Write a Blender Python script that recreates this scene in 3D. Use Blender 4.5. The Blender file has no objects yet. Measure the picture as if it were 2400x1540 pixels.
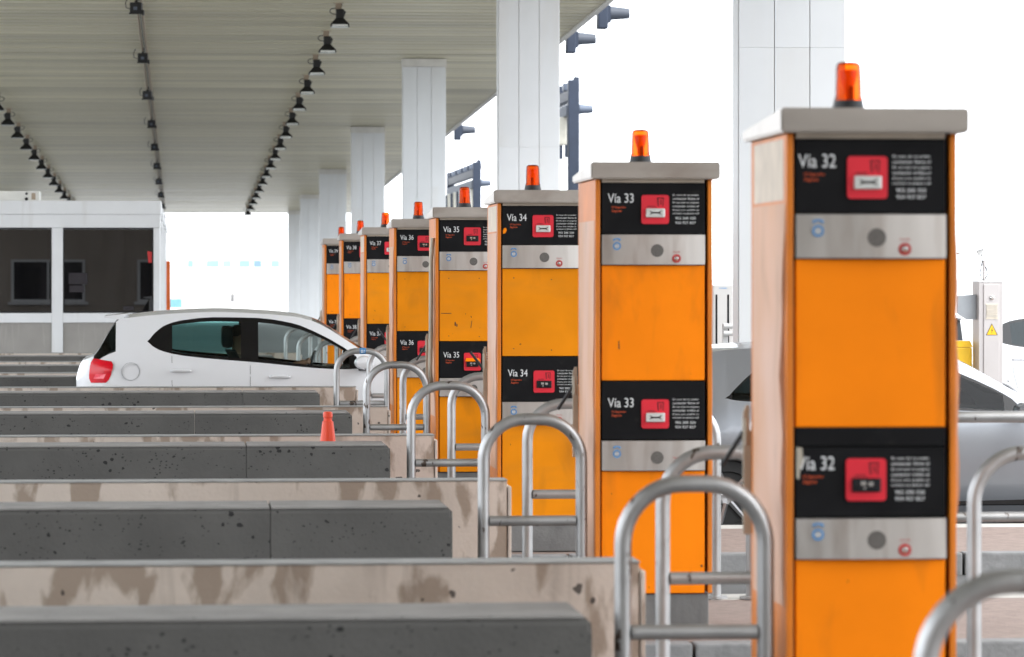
import bpy, bmesh, math, random
import numpy as np
from mathutils import Vector, Matrix
random.seed(7)
S = bpy.context.scene
COL = S.collection
R = math.radians

# ------------------------------------------------------------------ camera
EYE = 1.80
YAW = math.atan((1200 - 424.7) / 8962)
cd = bpy.data.cameras.new('camera'); cam = bpy.data.objects.new('camera', cd); COL.objects.link(cam)
cam.location = (0, 0, EYE); cam.rotation_euler = (R(90), 0, -YAW)
cd.sensor_width = 36; cd.lens = 8962 / 2400 * 36
cd.shift_y = -(770 - 653.6) / 2400
cd.clip_start = 0.2; cd.clip_end = 6000
cd.dof.use_dof = True; cd.dof.focus_distance = 29.0; cd.dof.aperture_fstop = 5.8
S.camera = cam
S.render.resolution_x = 1024; S.render.resolution_y = 657

# ------------------------------------------------------------------ sky, sun, exposure
SUN_EL, SUN_AZ = R(52), R(128)          # azimuth from +Y towards +X
wd = bpy.data.worlds.new('World'); S.world = wd; wd.use_nodes = True
nt = wd.node_tree; nt.nodes.clear()
sky = nt.nodes.new('ShaderNodeTexSky'); sky.sky_type = 'NISHITA'; sky.sun_disc = False
sky.sun_elevation = SUN_EL; sky.sun_rotation = SUN_AZ
sky.dust_density = 4.0; sky.air_density = 1.0; sky.ozone_density = 1.0
hs = nt.nodes.new('ShaderNodeHueSaturation'); hs.inputs['Saturation'].default_value = 0.38
bg = nt.nodes.new('ShaderNodeBackground'); bg.inputs['Strength'].default_value = 0.15
wo = nt.nodes.new('ShaderNodeOutputWorld')
cl = nt.nodes.new('ShaderNodeMix'); cl.data_type = 'RGBA'; cl.inputs[0].default_value = 0.8      # even overcast veil over the clear sky
cl.inputs[7].default_value = (9.4, 9.9, 10.5, 1)
nt.links.new(sky.outputs[0], hs.inputs['Color']); nt.links.new(hs.outputs[0], cl.inputs[6]); nt.links.new(cl.outputs[2], bg.inputs[0]); nt.links.new(bg.outputs[0], wo.inputs[0])
sd = bpy.data.lights.new('sun', 'SUN'); sd.energy = 0.6; sd.angle = R(25); sd.color = (1.0, 0.96, 0.9)
so = bpy.data.objects.new('sun', sd); COL.objects.link(so)
sv = Vector((math.sin(SUN_AZ) * math.cos(SUN_EL), math.cos(SUN_AZ) * math.cos(SUN_EL), math.sin(SUN_EL)))
so.rotation_euler = sv.to_track_quat('Z', 'Y').to_euler(); so.location = (20, -10, 40)
S.view_settings.view_transform = 'Standard'; S.view_settings.look = 'None'
S.view_settings.gamma = 1.0; S.view_settings.use_curve_mapping = False
S.view_settings.exposure = 1.62

# ------------------------------------------------------------------ materials
M = {}
def mat(name, col, rough=0.5, metal=0.0, var=0.12, scale=6.0, stretch=(1, 1, 1), bump=0.0, bscale=60.0,
        spec=None, trans=0.0, ior=1.45, rvar=0.0, layers=(), coat=0.0, rand=True, orand=0.0):
    """Principled material: base colour mottled by noise, then optional layers
    (kind, colour, scale, stretch, low, high, strength) of stains, pits, chips."""
    m = bpy.data.materials.new(name); m.use_nodes = True; n = m.node_tree.nodes; l = m.node_tree.links
    b = n['Principled BSDF']
    tc = n.new('ShaderNodeTexCoord'); vec = tc.outputs['Object']
    if rand:
        oi = n.new('ShaderNodeObjectInfo'); mm = n.new('ShaderNodeMath'); mm.operation = 'MULTIPLY'; mm.inputs[1].default_value = 57.0
        l.new(oi.outputs['Random'], mm.inputs[0]); va = n.new('ShaderNodeVectorMath'); va.operation = 'ADD'
        l.new(vec, va.inputs[0]); l.new(mm.outputs[0], va.inputs[1]); vec = va.outputs[0]
    def mapped(st):
        mp = n.new('ShaderNodeMapping'); mp.inputs['Scale'].default_value = st; l.new(vec, mp.inputs['Vector']); return mp.outputs[0]
    nz = n.new('ShaderNodeTexNoise'); nz.inputs['Scale'].default_value = scale; nz.inputs['Detail'].default_value = 6
    l.new(mapped(stretch), nz.inputs['Vector'])
    mx = n.new('ShaderNodeMix'); mx.data_type = 'RGBA'
    mx.inputs[6].default_value = tuple(c * (1 - var) for c in col) + (1,)
    mx.inputs[7].default_value = tuple(min(1, c * (1 + var)) for c in col) + (1,)
    mr0 = n.new('ShaderNodeMapRange'); mr0.inputs[1].default_value = .3; mr0.inputs[2].default_value = .7
    l.new(nz.outputs['Fac'], mr0.inputs[0]); l.new(mr0.outputs[0], mx.inputs[0])
    out = mx.outputs[2]
    for kind, c2, sc, st, lo, hi, stg in layers:
        if kind == 'pits':
            t = n.new('ShaderNodeTexVoronoi'); t.inputs['Scale'].default_value = sc; o = t.outputs['Distance']
            dn = n.new('ShaderNodeTexNoise'); dn.inputs['Scale'].default_value = sc * .23; l.new(mapped(st), dn.inputs['Vector'])
            md = n.new('ShaderNodeMath'); md.operation = 'MULTIPLY_ADD'; md.inputs[1].default_value = -hi * 2.4; md.inputs[2].default_value = hi * 1.55
            l.new(dn.outputs['Fac'], md.inputs[0])
            wn = n.new('ShaderNodeTexNoise'); wn.inputs['Scale'].default_value = sc * 2.2; l.new(mapped(st), wn.inputs['Vector'])
            ws = n.new('ShaderNodeVectorMath'); ws.operation = 'MULTIPLY_ADD'; ws.inputs[1].default_value = (.45 / sc,) * 3
            l.new(wn.outputs['Color'], ws.inputs[0]); l.new(mapped(st), ws.inputs[2]); l.new(ws.outputs[0], t.inputs['Vector'])
            lt = n.new('ShaderNodeMath'); lt.operation = 'LESS_THAN'; l.new(o, lt.inputs[0]); l.new(md.outputs[0], lt.inputs[1]); fac = lt.outputs[0]
        else:
            t = n.new('ShaderNodeTexNoise'); t.inputs['Scale'].default_value = sc; t.inputs['Detail'].default_value = 5; t.inputs['Distortion'].default_value = .3
            l.new(mapped(st), t.inputs['Vector'])
            mr = n.new('ShaderNodeMapRange'); mr.inputs[1].default_value = lo; mr.inputs[2].default_value = hi; l.new(t.outputs['Fac'], mr.inputs[0]); fac = mr.outputs[0]
        mu = n.new('ShaderNodeMath'); mu.operation = 'MULTIPLY'; mu.inputs[1].default_value = stg; l.new(fac, mu.inputs[0])
        mm2 = n.new('ShaderNodeMix'); mm2.data_type = 'RGBA'; l.new(mu.outputs[0], mm2.inputs[0]); l.new(out, mm2.inputs[6])
        mm2.inputs[7].default_value = tuple(c2) + (1,); out = mm2.outputs[2]
    if orand:
        oi2 = n.new('ShaderNodeObjectInfo'); mr2 = n.new('ShaderNodeMapRange'); mr2.inputs[3].default_value = 1 - orand; mr2.inputs[4].default_value = 1 + orand
        l.new(oi2.outputs['Random'], mr2.inputs[0]); sc2 = n.new('ShaderNodeVectorMath'); sc2.operation = 'SCALE'
        l.new(out, sc2.inputs[0]); l.new(mr2.outputs[0], sc2.inputs['Scale']); out = sc2.outputs[0]
    l.new(out, b.inputs['Base Color'])
    b.inputs['Roughness'].default_value = rough; b.inputs['Metallic'].default_value = metal
    if rvar:
        rr = n.new('ShaderNodeMapRange'); rr.inputs[3].default_value = max(.02, rough - rvar); rr.inputs[4].default_value = rough + rvar
        l.new(nz.outputs['Fac'], rr.inputs[0]); l.new(rr.outputs[0], b.inputs['Roughness'])
    if spec is not None: b.inputs['Specular IOR Level'].default_value = spec
    b.inputs['Transmission Weight'].default_value = trans; b.inputs['IOR'].default_value = ior
    b.inputs['Coat Weight'].default_value = coat; b.inputs['Coat Roughness'].default_value = .05
    if bump:
        bn = n.new('ShaderNodeTexNoise'); bn.inputs['Scale'].default_value = bscale; bn.inputs['Detail'].default_value = 4
        l.new(mapped(stretch), bn.inputs['Vector'])
        bp = n.new('ShaderNodeBump'); bp.inputs['Strength'].default_value = bump; bp.inputs['Distance'].default_value = .01
        l.new(bn.outputs['Fac'], bp.inputs['Height']); l.new(bp.outputs[0], b.inputs['Normal'])
    M[name] = m; return m

GRIME = ('n', (.13, .06, .02), 4, (1.4, 1, .45), .52, .78, .42)
CHIP = ('pits', (.05, .03, .02), 14, (1, 1, .6), 0, .085, .8)
mat('orange_a', (.95, .235, .003), .5, spec=.14, var=.06, scale=3, rvar=.06, layers=(GRIME, CHIP))
mat('orange_b', (.76, .24, .003), .55, spec=.14, var=.10, scale=3, rvar=.06, layers=(GRIME, CHIP, ('n', (.55, .2, .02), 2, (1, 1, 3), .5, .8, .5)))
mat('orange_c', (.97, .25, .003), .5, spec=.14, var=.05, scale=3, layers=(GRIME,))
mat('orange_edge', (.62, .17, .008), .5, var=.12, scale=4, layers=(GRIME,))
mat('faded_film', (.58, .30, .165), .55, var=.10, scale=2.5, stretch=(1, 1, .5), layers=(('n', (.64, .42, .33), 1.5, (1, 1, .6), .45, .7, .8), GRIME))
mat('faded_patch', (.62, .52, .42), .6, var=.12, scale=8)
mat('black_panel', (.009, .009, .010), .45, spec=.12, var=.2, scale=8, layers=(('n', (.05, .045, .04), 9, (1, 1, 1), .62, .8, .4),))
mat('black_core', (.006, .006, .006), .8)
mat('steel', (.60, .575, .55), .34, .8, var=.10, scale=3, stretch=(3, 1, .35), rvar=.10, bump=.03, bscale=90,
    layers=(('n', (.40, .345, .31), 5, (2.5, 1, .4), .48, .70, .7),))
mat('steel_cap', (.43, .395, .36), .40, .75, var=.10, scale=3, stretch=(.6, 1, 3), rvar=.08, bump=.03, bscale=50,
    layers=(('n', (.26, .215, .18), 4, (1, 1, 2), .52, .75, .55),))
mat('bare_edge', (.50, .43, .35), .6, var=.15)
mat('red', (.66, .018, .035), .42, var=.06)
mat('white_print', (.72, .72, .72), .6, var=.03)
mat('orange_print', (.62, .085, .02), .6, var=.05)
mat('red_print', (.5, .03, .03), .6)
mat('dark_print', (.09, .005, .008), .6)
mat('blue_print', (.08, .27, .55), .5)
mat('grille', (.13, .118, .108), .6, .3, var=.25, scale=150)
mat('chrome', (.72, .72, .72), .15, 1.0, var=.05)
mat('slot_white', (.66, .68, .66), .3, .4, var=.08, scale=25)
mat('slot_dark', (.008, .009, .012), .2, var=.2)
mat('amber_core', (1.0, .45, .10), .25, var=.1)
mat('rubber', (.018, .018, .02), .55, var=.2)
mat('bulb', (.25, .06, .03), .3)
mat('beige_plate', (.42, .38, .31), .55, .2, var=.15)
STAIN = ('n', (.27, .20, .145), 8.0, (.8, 1, .34), .53, .60, .75)
mat('wall_concrete', (.62, .54, .47), .85, var=.10, scale=4, bump=.25, bscale=45,
    layers=(('n', (.66, .57, .50), 1.2, (1, 1, 1), .45, .65, .6), STAIN, ('n', (.2, .16, .13), 7, (1, 1, .12), .60, .74, .45),
            ('pits', (.035, .03, .028), 9, (1, 1, 1), 0, .20, .85)))
mat('wall_top', (.30, .30, .29), .85, var=.15, scale=9, bump=.2)
mat('barrier_lit_top', (.25, .24, .228), .85, var=.15, scale=6, bump=.25, layers=(('pits', (.05, .05, .05), 24, (1, 1, 1), 0, .24, .8),))  # same concrete as the faces, paler: light from above put into the colour
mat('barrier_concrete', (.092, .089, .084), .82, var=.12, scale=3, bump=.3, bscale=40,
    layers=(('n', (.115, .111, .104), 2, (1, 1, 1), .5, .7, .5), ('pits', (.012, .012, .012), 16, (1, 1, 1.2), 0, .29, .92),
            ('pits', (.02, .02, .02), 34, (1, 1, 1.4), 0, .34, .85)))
mat('plinth', (.16, .155, .15), .85, var=.2, scale=5, bump=.3, layers=(('n', (.06, .06, .06), 6, (1, 1, .3), .5, .75, .5),))
mat('pink_paving', (.245, .185, .16), .88, var=.16, scale=18, bump=.4, bscale=80, layers=(('n', (.2, .15, .13), 4, (1, 1, 1), .5, .7, .4),))
mat('kerb_grey', (.22, .22, .22), .85, var=.2, scale=6, bump=.4, bscale=40, layers=(('n', (.06, .06, .06), 6, (1, 1, 1), .55, .75, .5),))
mat('kerb_pale', (.46, .44, .41), .85, var=.12, scale=6, bump=.3)
mat('asphalt', (.10, .10, .10), .9, var=.2, scale=2, bump=.3, bscale=60, rand=False, layers=(('n', (.05, .05, .05), .5, (.3, 2, 1), .5, .7, .4),))
mat('ground', (.44, .435, .425), .9, var=.12, scale=.6, bump=.2, bscale=20, rand=False, layers=(('n', (.2, .2, .2), .3, (.3, 2, 1), .5, .7, .4),))
mat('galvanised', (.42, .42, .42), .42, .75, var=.12, scale=7, rvar=.08, bump=.05,
    layers=(('n', (.26, .25, .24), 3, (1, 1, .5), .5, .7, .6), ('n', (.07, .045, .03), 16, (1, 1, .55), .635, .66, .9)))
mat('column_white', (.64, .66, .675), .42, var=.03, scale=2, layers=(('n', (.60, .58, .54), 1.2, (2, 1, .25), .55, .8, .45),))
mat('column_collar', (.60, .59, .56), .5, var=.08)
mat('ceiling', (.55, .515, .375), .34, spec=.18, var=.13, orand=.16, scale=.8, stretch=(.25, 1, 1), rvar=.05,
    layers=(('n', (.50, .44, .34), .5, (.3, 6, 1), .55, .75, .5),))
mat('fascia', (.62, .61, .58), .5, var=.08)
mat('lamp_black', (.010, .010, .011), .45, var=.2)
mat('lamp_glass', (.75, .77, .74), .2, var=.05)
mat('lamp_tan', (.34, .27, .20), .6, var=.15)
mat('slate', (.026, .036, .060), .45, .2, var=.12, scale=4)
mat('visor_slate', (.045, .053, .07), .4, .2, var=.1)
mat('slate_light', (.10, .12, .16), .45, .2, var=.1)
mat('box_cream', (.55, .53, .46), .6)
mat('booth_white', (.72, .73, .74), .5, var=.04, scale=2, layers=(('n', (.45, .42, .38), 2, (3, 1, .3), .6, .8, .4),))
mat('booth_grey', (.30, .285, .265), .6, var=.08, scale=3, layers=(('n', (.42, .40, .37), 5, (4, 1, .3), .58, .7, .4),))
mat('booth_glass', (.007, .0065, .0068), .0, var=.5, scale=1.2, stretch=(4, 1, .6), spec=1.0)
mat('office_wall', (.42, .36, .30), .85, var=.08, scale=.8, bump=.2)
mat('booth_inside', (.10, .09, .08), .8)
mat('paper', (.04, .036, .04), .7, spec=.1)
mat('ac_white', (.68, .67, .63), .55, var=.06)
mat('orange_post', (.72, .12, .008), .5)
mat('paint_white', (.70, .705, .72), .22, var=.01, coat=.6)
mat('paint_silver', (.27, .285, .31), .30, .7, var=.02, coat=.6)
mat('car_black', (.006, .006, .007), .25, var=.1)
mat('car_rubber', (.015, .015, .015), .7)
mat('rim', (.40, .40, .41), .3, .9)
mat('tail_red', (.70, .003, .016), .2, var=.1, coat=.15, layers=(('n', (.35, .0, .01), 9, (.3, .3, 2), .5, .6, .5),))
mat('tail_bright', (.95, .10, .14), .15, coat=.4)
mat('seat', (.018, .018, .02), .8)
mat('seat_cover', (.20, .27, .30), .8, var=.1)
mat('headlight', (.65, .67, .7), .1, .3)
def glassmat(name, tint, alpha):
    m = bpy.data.materials.new(name); m.use_nodes = True; n = m.node_tree.nodes; l = m.node_tree.links; n.clear()
    tr = n.new('ShaderNodeBsdfTransparent'); tr.inputs[0].default_value = tint + (1,)
    gl = n.new('ShaderNodeBsdfGlossy'); gl.inputs['Roughness'].default_value = .03
    fr = n.new('ShaderNodeFresnel'); fr.inputs[0].default_value = alpha
    mx = n.new('ShaderNodeMixShader'); o = n.new('ShaderNodeOutputMaterial')
    l.new(fr.outputs[0], mx.inputs[0]); l.new(tr.outputs[0], mx.inputs[1]); l.new(gl.outputs[0], mx.inputs[2]); l.new(mx.outputs[0], o.inputs[0]); M[name] = m
def ambermat():
    m = bpy.data.materials.new('amber'); m.use_nodes = True; n = m.node_tree.nodes; l = m.node_tree.links; n.clear()
    tr = n.new('ShaderNodeBsdfTransparent'); tr.inputs[0].default_value = (1, .36, .07, 1)
    tl = n.new('ShaderNodeBsdfTranslucent'); tl.inputs[0].default_value = (1, .20, .015, 1)
    m1 = n.new('ShaderNodeMixShader'); m1.inputs[0].default_value = .2
    gl = n.new('ShaderNodeBsdfGlossy'); gl.inputs['Roughness'].default_value = .08
    fr = n.new('ShaderNodeFresnel'); fr.inputs[0].default_value = 1.2
    mx = n.new('ShaderNodeMixShader'); o = n.new('ShaderNodeOutputMaterial')
    l.new(tr.outputs[0], m1.inputs[1]); l.new(tl.outputs[0], m1.inputs[2])
    l.new(fr.outputs[0], mx.inputs[0]); l.new(m1.outputs[0], mx.inputs[1]); l.new(gl.outputs[0], mx.inputs[2]); l.new(mx.outputs[0], o.inputs[0]); M['amber'] = m
ambermat()
glassmat('glass_tint', (.46, .70, .68), 1.45)
glassmat('glass_clear', (.78, .84, .83), 1.35)
glassmat('glass_dark', (.10, .14, .15), 1.5)
mat('skin', (.40, .22, .14), .55, var=.06)
mat('hair', (.012, .009, .008), .6)
mat('brown_shirt', (.16, .09, .055), .8)
mat('cone', (.85, .075, .025), .45, var=.06, layers=(('n', (.5, .06, .03), 8, (1, 1, 1), .55, .75, .5),))
mat('post_steel', (.50, .47, .46), .45, .5, var=.06, scale=2)
mat('wing_grey', (.33, .35, .37), .5, .3)  # plain grey of the plate beside the camera post
mat('vent_cream', (.66, .60, .50), .6)
mat('yellow', (.86, .52, .02), .5)
mat('white_plastic', (.55, .55, .54), .45, var=.03)
mat('cable', (.06, .065, .07), .5)
mat('building_white', (.82, .82, .82), .7, var=.03, scale=.2)
mat('window_cyan', (.20, .34, .40), .3, var=.2, scale=.3)
mat('window_blue', (.14, .22, .42), .3)
mat('container_cyan', (.14, .30, .34), .6)

# ------------------------------------------------------------------ helpers
class MB:
    """collects vertices and faces of one mesh"""
    def __init__(s): s.v = []; s.f = []
    def add(s, vs, fs):
        o = len(s.v); s.v += [tuple(p) for p in vs]; s.f += [tuple(i + o for i in f) for f in fs]; return s
    def box(s, x0, x1, y0, y1, z0, z1, bv=0.0):
        if bv <= 0:
            vs = [(x, y, z) for z in (z0, z1) for y in (y0, y1) for x in (x0, x1)]
            return s.add(vs, [(0, 2, 3, 1), (4, 5, 7, 6), (0, 1, 5, 4), (2, 6, 7, 3), (0, 4, 6, 2), (1, 3, 7, 5)])
        bm = bmesh.new(); bmesh.ops.create_cube(bm, size=1)
        for v in bm.verts:
            v.co = Vector(((x0 + x1) / 2 + v.co.x * (x1 - x0), (y0 + y1) / 2 + v.co.y * (y1 - y0), (z0 + z1) / 2 + v.co.z * (z1 - z0)))
        bmesh.ops.bevel(bm, geom=list(bm.edges), offset=bv, segments=2, affect='EDGES', profile=.6)
        bm.verts.index_update(); s.add([v.co[:] for v in bm.verts], [[v.index for v in f.verts] for f in bm.faces]); bm.free(); return s
    def prism(s, poly, axis, a, b):
        """poly: list of 2D points; axis 'x','y','z' extruded from a to b"""
        n = len(poly)
        def P(p, t): return {'x': (t, p[0], p[1]), 'y': (p[0], t, p[1]), 'z': (p[0], p[1], t)}[axis]
        vs = [P(p, a) for p in poly] + [P(p, b) for p in poly]
        fs = [tuple(range(n)), tuple(range(2 * n - 1, n - 1, -1))] + [(i, i + n, (i + 1) % n + n, (i + 1) % n) for i in range(n)]
        return s.add(vs, fs)
    def tube(s, pts, r, n=12, caps=True, closed=False):
        pts = [Vector(p) for p in pts]; k = len(pts); rs = r if isinstance(r, (list, tuple)) else [r] * k
        up = None; vs = []; fs = []
        for i, p in enumerate(pts):
            t = (pts[(i + 1) % k] - pts[i - 1]) if closed else (pts[min(i + 1, k - 1)] - pts[max(i - 1, 0)])
            t.normalize()
            if up is None: up = t.orthogonal().normalized()
            up = (up - t * up.dot(t)).normalized(); sd_ = t.cross(up)
            vs += [p + (up * math.cos(2 * math.pi * j / n) + sd_ * math.sin(2 * math.pi * j / n)) * rs[i] for j in range(n)]
        for i in range(k if closed else k - 1):
            a = i * n; b = ((i + 1) % k) * n
            fs += [(a + j, a + (j + 1) % n, b + (j + 1) % n, b + j) for j in range(n)]
        if caps and not closed: fs += [tuple(range(n - 1, -1, -1)), tuple(range((k - 1) * n, k * n))]
        return s.add(vs, fs)
    def lathe(s, prof, c=(0, 0, 0), n=24, axis='z'):
        """prof: (radius, height) list"""
        vs = []; fs = []
        for r, h in prof:
            for j in range(n):
                a = 2 * math.pi * j / n; p = (r * math.cos(a), r * math.sin(a), h)
                if axis == 'y': p = (p[0], p[2], p[1])
                if axis == 'x': p = (p[2], p[0], p[1])
                vs.append((c[0] + p[0], c[1] + p[1], c[2] + p[2]))
        for i in range(len(prof) - 1):
            fs += [(i * n + j, i * n + (j + 1) % n, (i + 1) * n + (j + 1) % n, (i + 1) * n + j) for j in range(n)]
        fs += [tuple(range(n - 1, -1, -1)), tuple(range((len(prof) - 1) * n, len(prof) * n))]
        return s.add(vs, fs)
    def mesh(s, name, m, smooth=False):
        me = bpy.data.meshes.new(name); me.from_pydata(s.v, [], s.f)
        bm = bmesh.new(); bm.from_mesh(me); bmesh.ops.recalc_face_normals(bm, faces=bm.faces); bm.to_mesh(me); bm.free()
        me.materials.append(M[m] if isinstance(m, str) else m)
        if smooth:
            me.shade_smooth()
            try: me.set_sharp_from_angle(angle=R(40))
            except Exception: pass
        return me
def obj(name, me, parent=None, loc=(0, 0, 0), rot=None):
    o = bpy.data.objects.new(name, me); COL.objects.link(o); o.location = loc
    if rot: o.rotation_euler = rot
    if parent: o.parent = parent
    return o
def tag(o, label, cat, group=None):
    o['label'] = label; o['category'] = cat
    if group: o['group'] = group
    return o
def thing(name, label, cat, loc=(0, 0, 0), rot=None, group=None):
    return tag(obj(name, None, None, loc, rot), label, cat, group)
def part(name, mb, m, parent, smooth=False, loc=(0, 0, 0), rot=None):
    return obj(name, mb.mesh(name, m, smooth), parent, loc, rot)
def copy_tree(o, parent=None):
    c = o.copy(); COL.objects.link(c); c.parent = parent
    for ch in list(o.children): copy_tree(ch, c)
    return c
_txt = {}
def text_mesh(s, w, h, m, shear=0.0):
    key = (s, w, h, m)
    if key in _txt: return _txt[key]
    cu = bpy.data.curves.new('lettering', 'FONT'); cu.body = s; cu.resolution_u = 3; cu.shear = shear
    to = bpy.data.objects.new('lettering', cu); COL.objects.link(to)
    bpy.context.view_layer.update()
    me = bpy.data.meshes.new_from_object(to.evaluated_get(bpy.context.evaluated_depsgraph_get()))
    bpy.data.objects.remove(to); bpy.data.curves.remove(cu)
    xs = [v.co.x for v in me.vertices]; ys = [v.co.y for v in me.vertices]
    x0, x1, y0, y1 = min(xs), max(xs), min(ys), max(ys)
    for v in me.vertices:
        v.co = Vector(((v.co.x - x0) / (x1 - x0) * w, 0, (v.co.y - y0) / (y1 - y0) * h))
    me.materials.clear(); me.materials.append(M[m]); _txt[key] = me; return me
def rounded(x0, x1, z0, z1, r, n=5):
    p = []
    for cx, cz, a0 in ((x1 - r, z1 - r, 0), (x0 + r, z1 - r, 90), (x0 + r, z0 + r, 180), (x1 - r, z0 + r, 270)):
        p += [(cx + r * math.cos(R(a0 + 90 * i / n)), cz + r * math.sin(R(a0 + 90 * i / n))) for i in range(n + 1)]
    return p

# ------------------------------------------------------------------ layout
PITCH = 5.6; Y32 = 11.97; ISL = 0.14
def ym(n): return Y32 + (n - 32) * PITCH          # machine front of lane n
XL = 1.937                                         # left edge of the machine fronts
W = 0.48
def ceil_z(y): return EYE + 5.69 - 0.0191 * y
CX0, CX1 = -8.1, 6.86

WHICH = {32: 'the scuffed Vía 32 machine', 33: 'the pale-sided Vía 33 machine', 34: 'the spotted Vía 34 machine', 35: 'the Vía 35 machine with bent strip',
         36: 'the Vía 36 machine with buckled side', 37: 'the patched Vía 37 machine', 38: 'the bright Vía 38 machine', 39: 'the last machine, Vía 39'}
LOOK = {32: 'orange toll machine marked Vía 32, scuffed lower panel, before the broad column', 33: 'orange toll machine marked Vía 33 with pale pink side film',
        34: 'orange toll machine marked Vía 34 with a peeled spot beside its lane number', 35: 'orange toll machine marked Vía 35 with bent strip and orange slot flap',
        36: 'orange toll machine marked Vía 36 with film buckling off its side', 37: 'orange toll machine marked Vía 37 with a white patch under its cap',
        38: 'bright orange toll machine marked Vía 38 next to the last one', 39: 'bright orange toll machine marked Vía 39, last of its row'}
# ------------------------------------------------------------------ setting: ground, islands
g = MB(); g.add([(-2500, -300, 0), (2500, -300, 0), (2500, 5000, 0), (-2500, 5000, 0)], [(0, 1, 2, 3)])
o = obj('ground', g.mesh('ground', 'ground')); o['kind'] = 'structure'
lp = MB(); lp.add([(-16, -80, .004), (16, -80, .004), (16, 160, .004), (-16, 160, .004)], [(0, 1, 2, 3)])
o = obj('lane_pavement', lp.mesh('lane_pavement', 'asphalt')); o['kind'] = 'structure'
kerb_m = MB().box(0, .785, 0, .16, 0, .145, .012).mesh('kerb_stone', 'kerb_grey')
kerb_p = MB().box(0, 1.19, 0, .34, 0, .139, .012).mesh('kerb_stone', 'kerb_pale')
for n in range(31, 46):
    y0, y1 = ym(n) - .34, ym(n) + 2.42
    x1 = 10.5
    far = n > 39
    isl = MB().box(-9, 1.5, y0 - .35, y1, -.05, ISL, .01)
    o = obj('traffic_island', isl.mesh('traffic_island', 'kerb_grey')); o['kind'] = 'structure'
    if far: 
        continue
    p = part('paving', MB().box(1.5, x1, y0 + .165, y1 - .345, -.05, ISL - .004), 'pink_paving', o)
    k = 0; x = 1.53
    while x < x1 - .8:
        obj('kerb_stone', kerb_m, o, (x, y0 + random.uniform(-.006, .006), random.uniform(-.006, .0))); x += .80
    x = 1.53
    while x < x1 - 1.2:
        obj('kerb_stone', kerb_p, o, (x, y1 - .34 + random.uniform(-.004, .004), 0)); x += 1.2

# ------------------------------------------------------------------ canopy
root = thing('canopy', 'long white slatted canopy roof over the toll lanes', 'canopy', (0, 0, 0))
tilt = math.atan(0.0191)
d = MB(); 
ya, yb = -75.1, 156.3
d.add([(CX0, ya, ceil_z(ya) + .06), (CX1, ya, ceil_z(ya) + .06), (CX1, yb, ceil_z(yb) + .06), (CX0, yb, ceil_z(yb) + .06),
       (CX0, ya, ceil_z(ya) + .9), (CX1, ya, ceil_z(ya) + .9), (CX1, yb, ceil_z(yb) + .9), (CX0, yb, ceil_z(yb) + .9)],
      [(0, 1, 2, 3), (7, 6, 5, 4), (0, 4, 5, 1), (1, 5, 6, 2), (2, 6, 7, 3), (3, 7, 4, 0)])
part('roof_deck', d, 'lamp_tan', root)
SP = .60
def slat_profile(): return [(.012, .05), (0, .03), (.015, 0), (SP - .125, 0), (SP - .11, .03), (SP - .12, .05)]
sm = MB().prism(slat_profile(), 'x', CX0, CX1).mesh('ceiling_slat', 'ceiling')
y = 49.7
while y < yb - SP:
    obj('ceiling_slat', sm, root, (0, y, ceil_z(y) + random.uniform(-.003, .003)), (-tilt + random.uniform(-.004, .004), 0, 0)); y += SP
far_y = y
d = MB(); y = ya
while y < 49.7 - SP + .01:
    z = ceil_z(y); d.prism([(y + a, z - .0191 * a + b) for a, b in slat_profile()], 'x', CX0, CX1); y += SP
nd = part('ceiling_slats', d, 'ceiling', root); nd['kind'] = 'stuff'
for nm, xa, xb in (('fascia', CX1 + .003, CX1 + .10), ('fascia', CX0 - .10, CX0 - .003)):
    d = MB(); d.add([(x, yy, ceil_z(yy) + dz) for yy in (ya, yb) for dz in (-.03, .95) for x in (xa, xb)],
                    [(0, 2, 3, 1), (4, 5, 7, 6), (0, 1, 5, 4), (2, 6, 7, 3), (0, 4, 6, 2), (1, 3, 7, 5)])
    part('fascia', d, 'fascia', root)
part('end_fascia', MB().box(CX0, CX1, yb + .003, yb + .12, ceil_z(yb) - .02, ceil_z(yb) + .95), 'fascia', root)

# columns
CW, CD = .83, .30
cols = [(29.2, 'broad white clad canopy column rising behind the Vía 32 machine'),
        (51.6, 'white clad canopy column rising directly behind the beacon of the Vía 34 machine'),
        (74.0, 'white clad canopy column directly behind the beacon of the Vía 36 machine'),
        (96.4, 'white clad canopy column directly behind the beacon of the Vía 38 machine'),
        (118.8, 'slim white clad canopy column directly behind the beacon of the Vía 39 machine'),
        (138.0, 'distant white canopy column, last but one before the open end'),
        (153.6, 'farthest white canopy column, at the open end of the roof')]
CXL = 4.28
def column(x, y, label, group):
    t = thing('canopy_column', label, 'column', (x, y, 0), None, group)
    zt = ceil_z(y + CD) - .004
    part('core', MB().box(.012, CW - .012, .02, CD - .02, .0, zt - .01), 'column_collar', t)
    pw = CW / 3
    for k in range(3):
        for (za, zb) in ((0, 3.584), (3.585, zt - .16)):
            part('cladding_panel', MB().box(k * pw + .003, (k + 1) * pw - .003, random.uniform(-.001, .001), .022, za, zb, .002), 'column_white', t)
    for xa, xb in ((-.004, .010), (CW - .010, CW + .004)):
        part('side_panel', MB().box(xa, xb, .024, CD, 0, zt - .16, .003), 'column_white', t)
    part('collar', MB().box(-.014, CW + .014, -.016, CD + .01, zt - .155, zt, .006), 'column_collar', t)
    part('base_trim', MB().box(-.012, CW + .012, -.014, CD + .01, 0, .3, .006), 'column_collar', t)
    return t
for y, lb in cols: column(CXL, y, lb, 'canopy columns')
for y in (138.0, 153.6):
    column(-6.85, y, 'white canopy column in the row behind the white booths', 'columns behind the booths')

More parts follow.
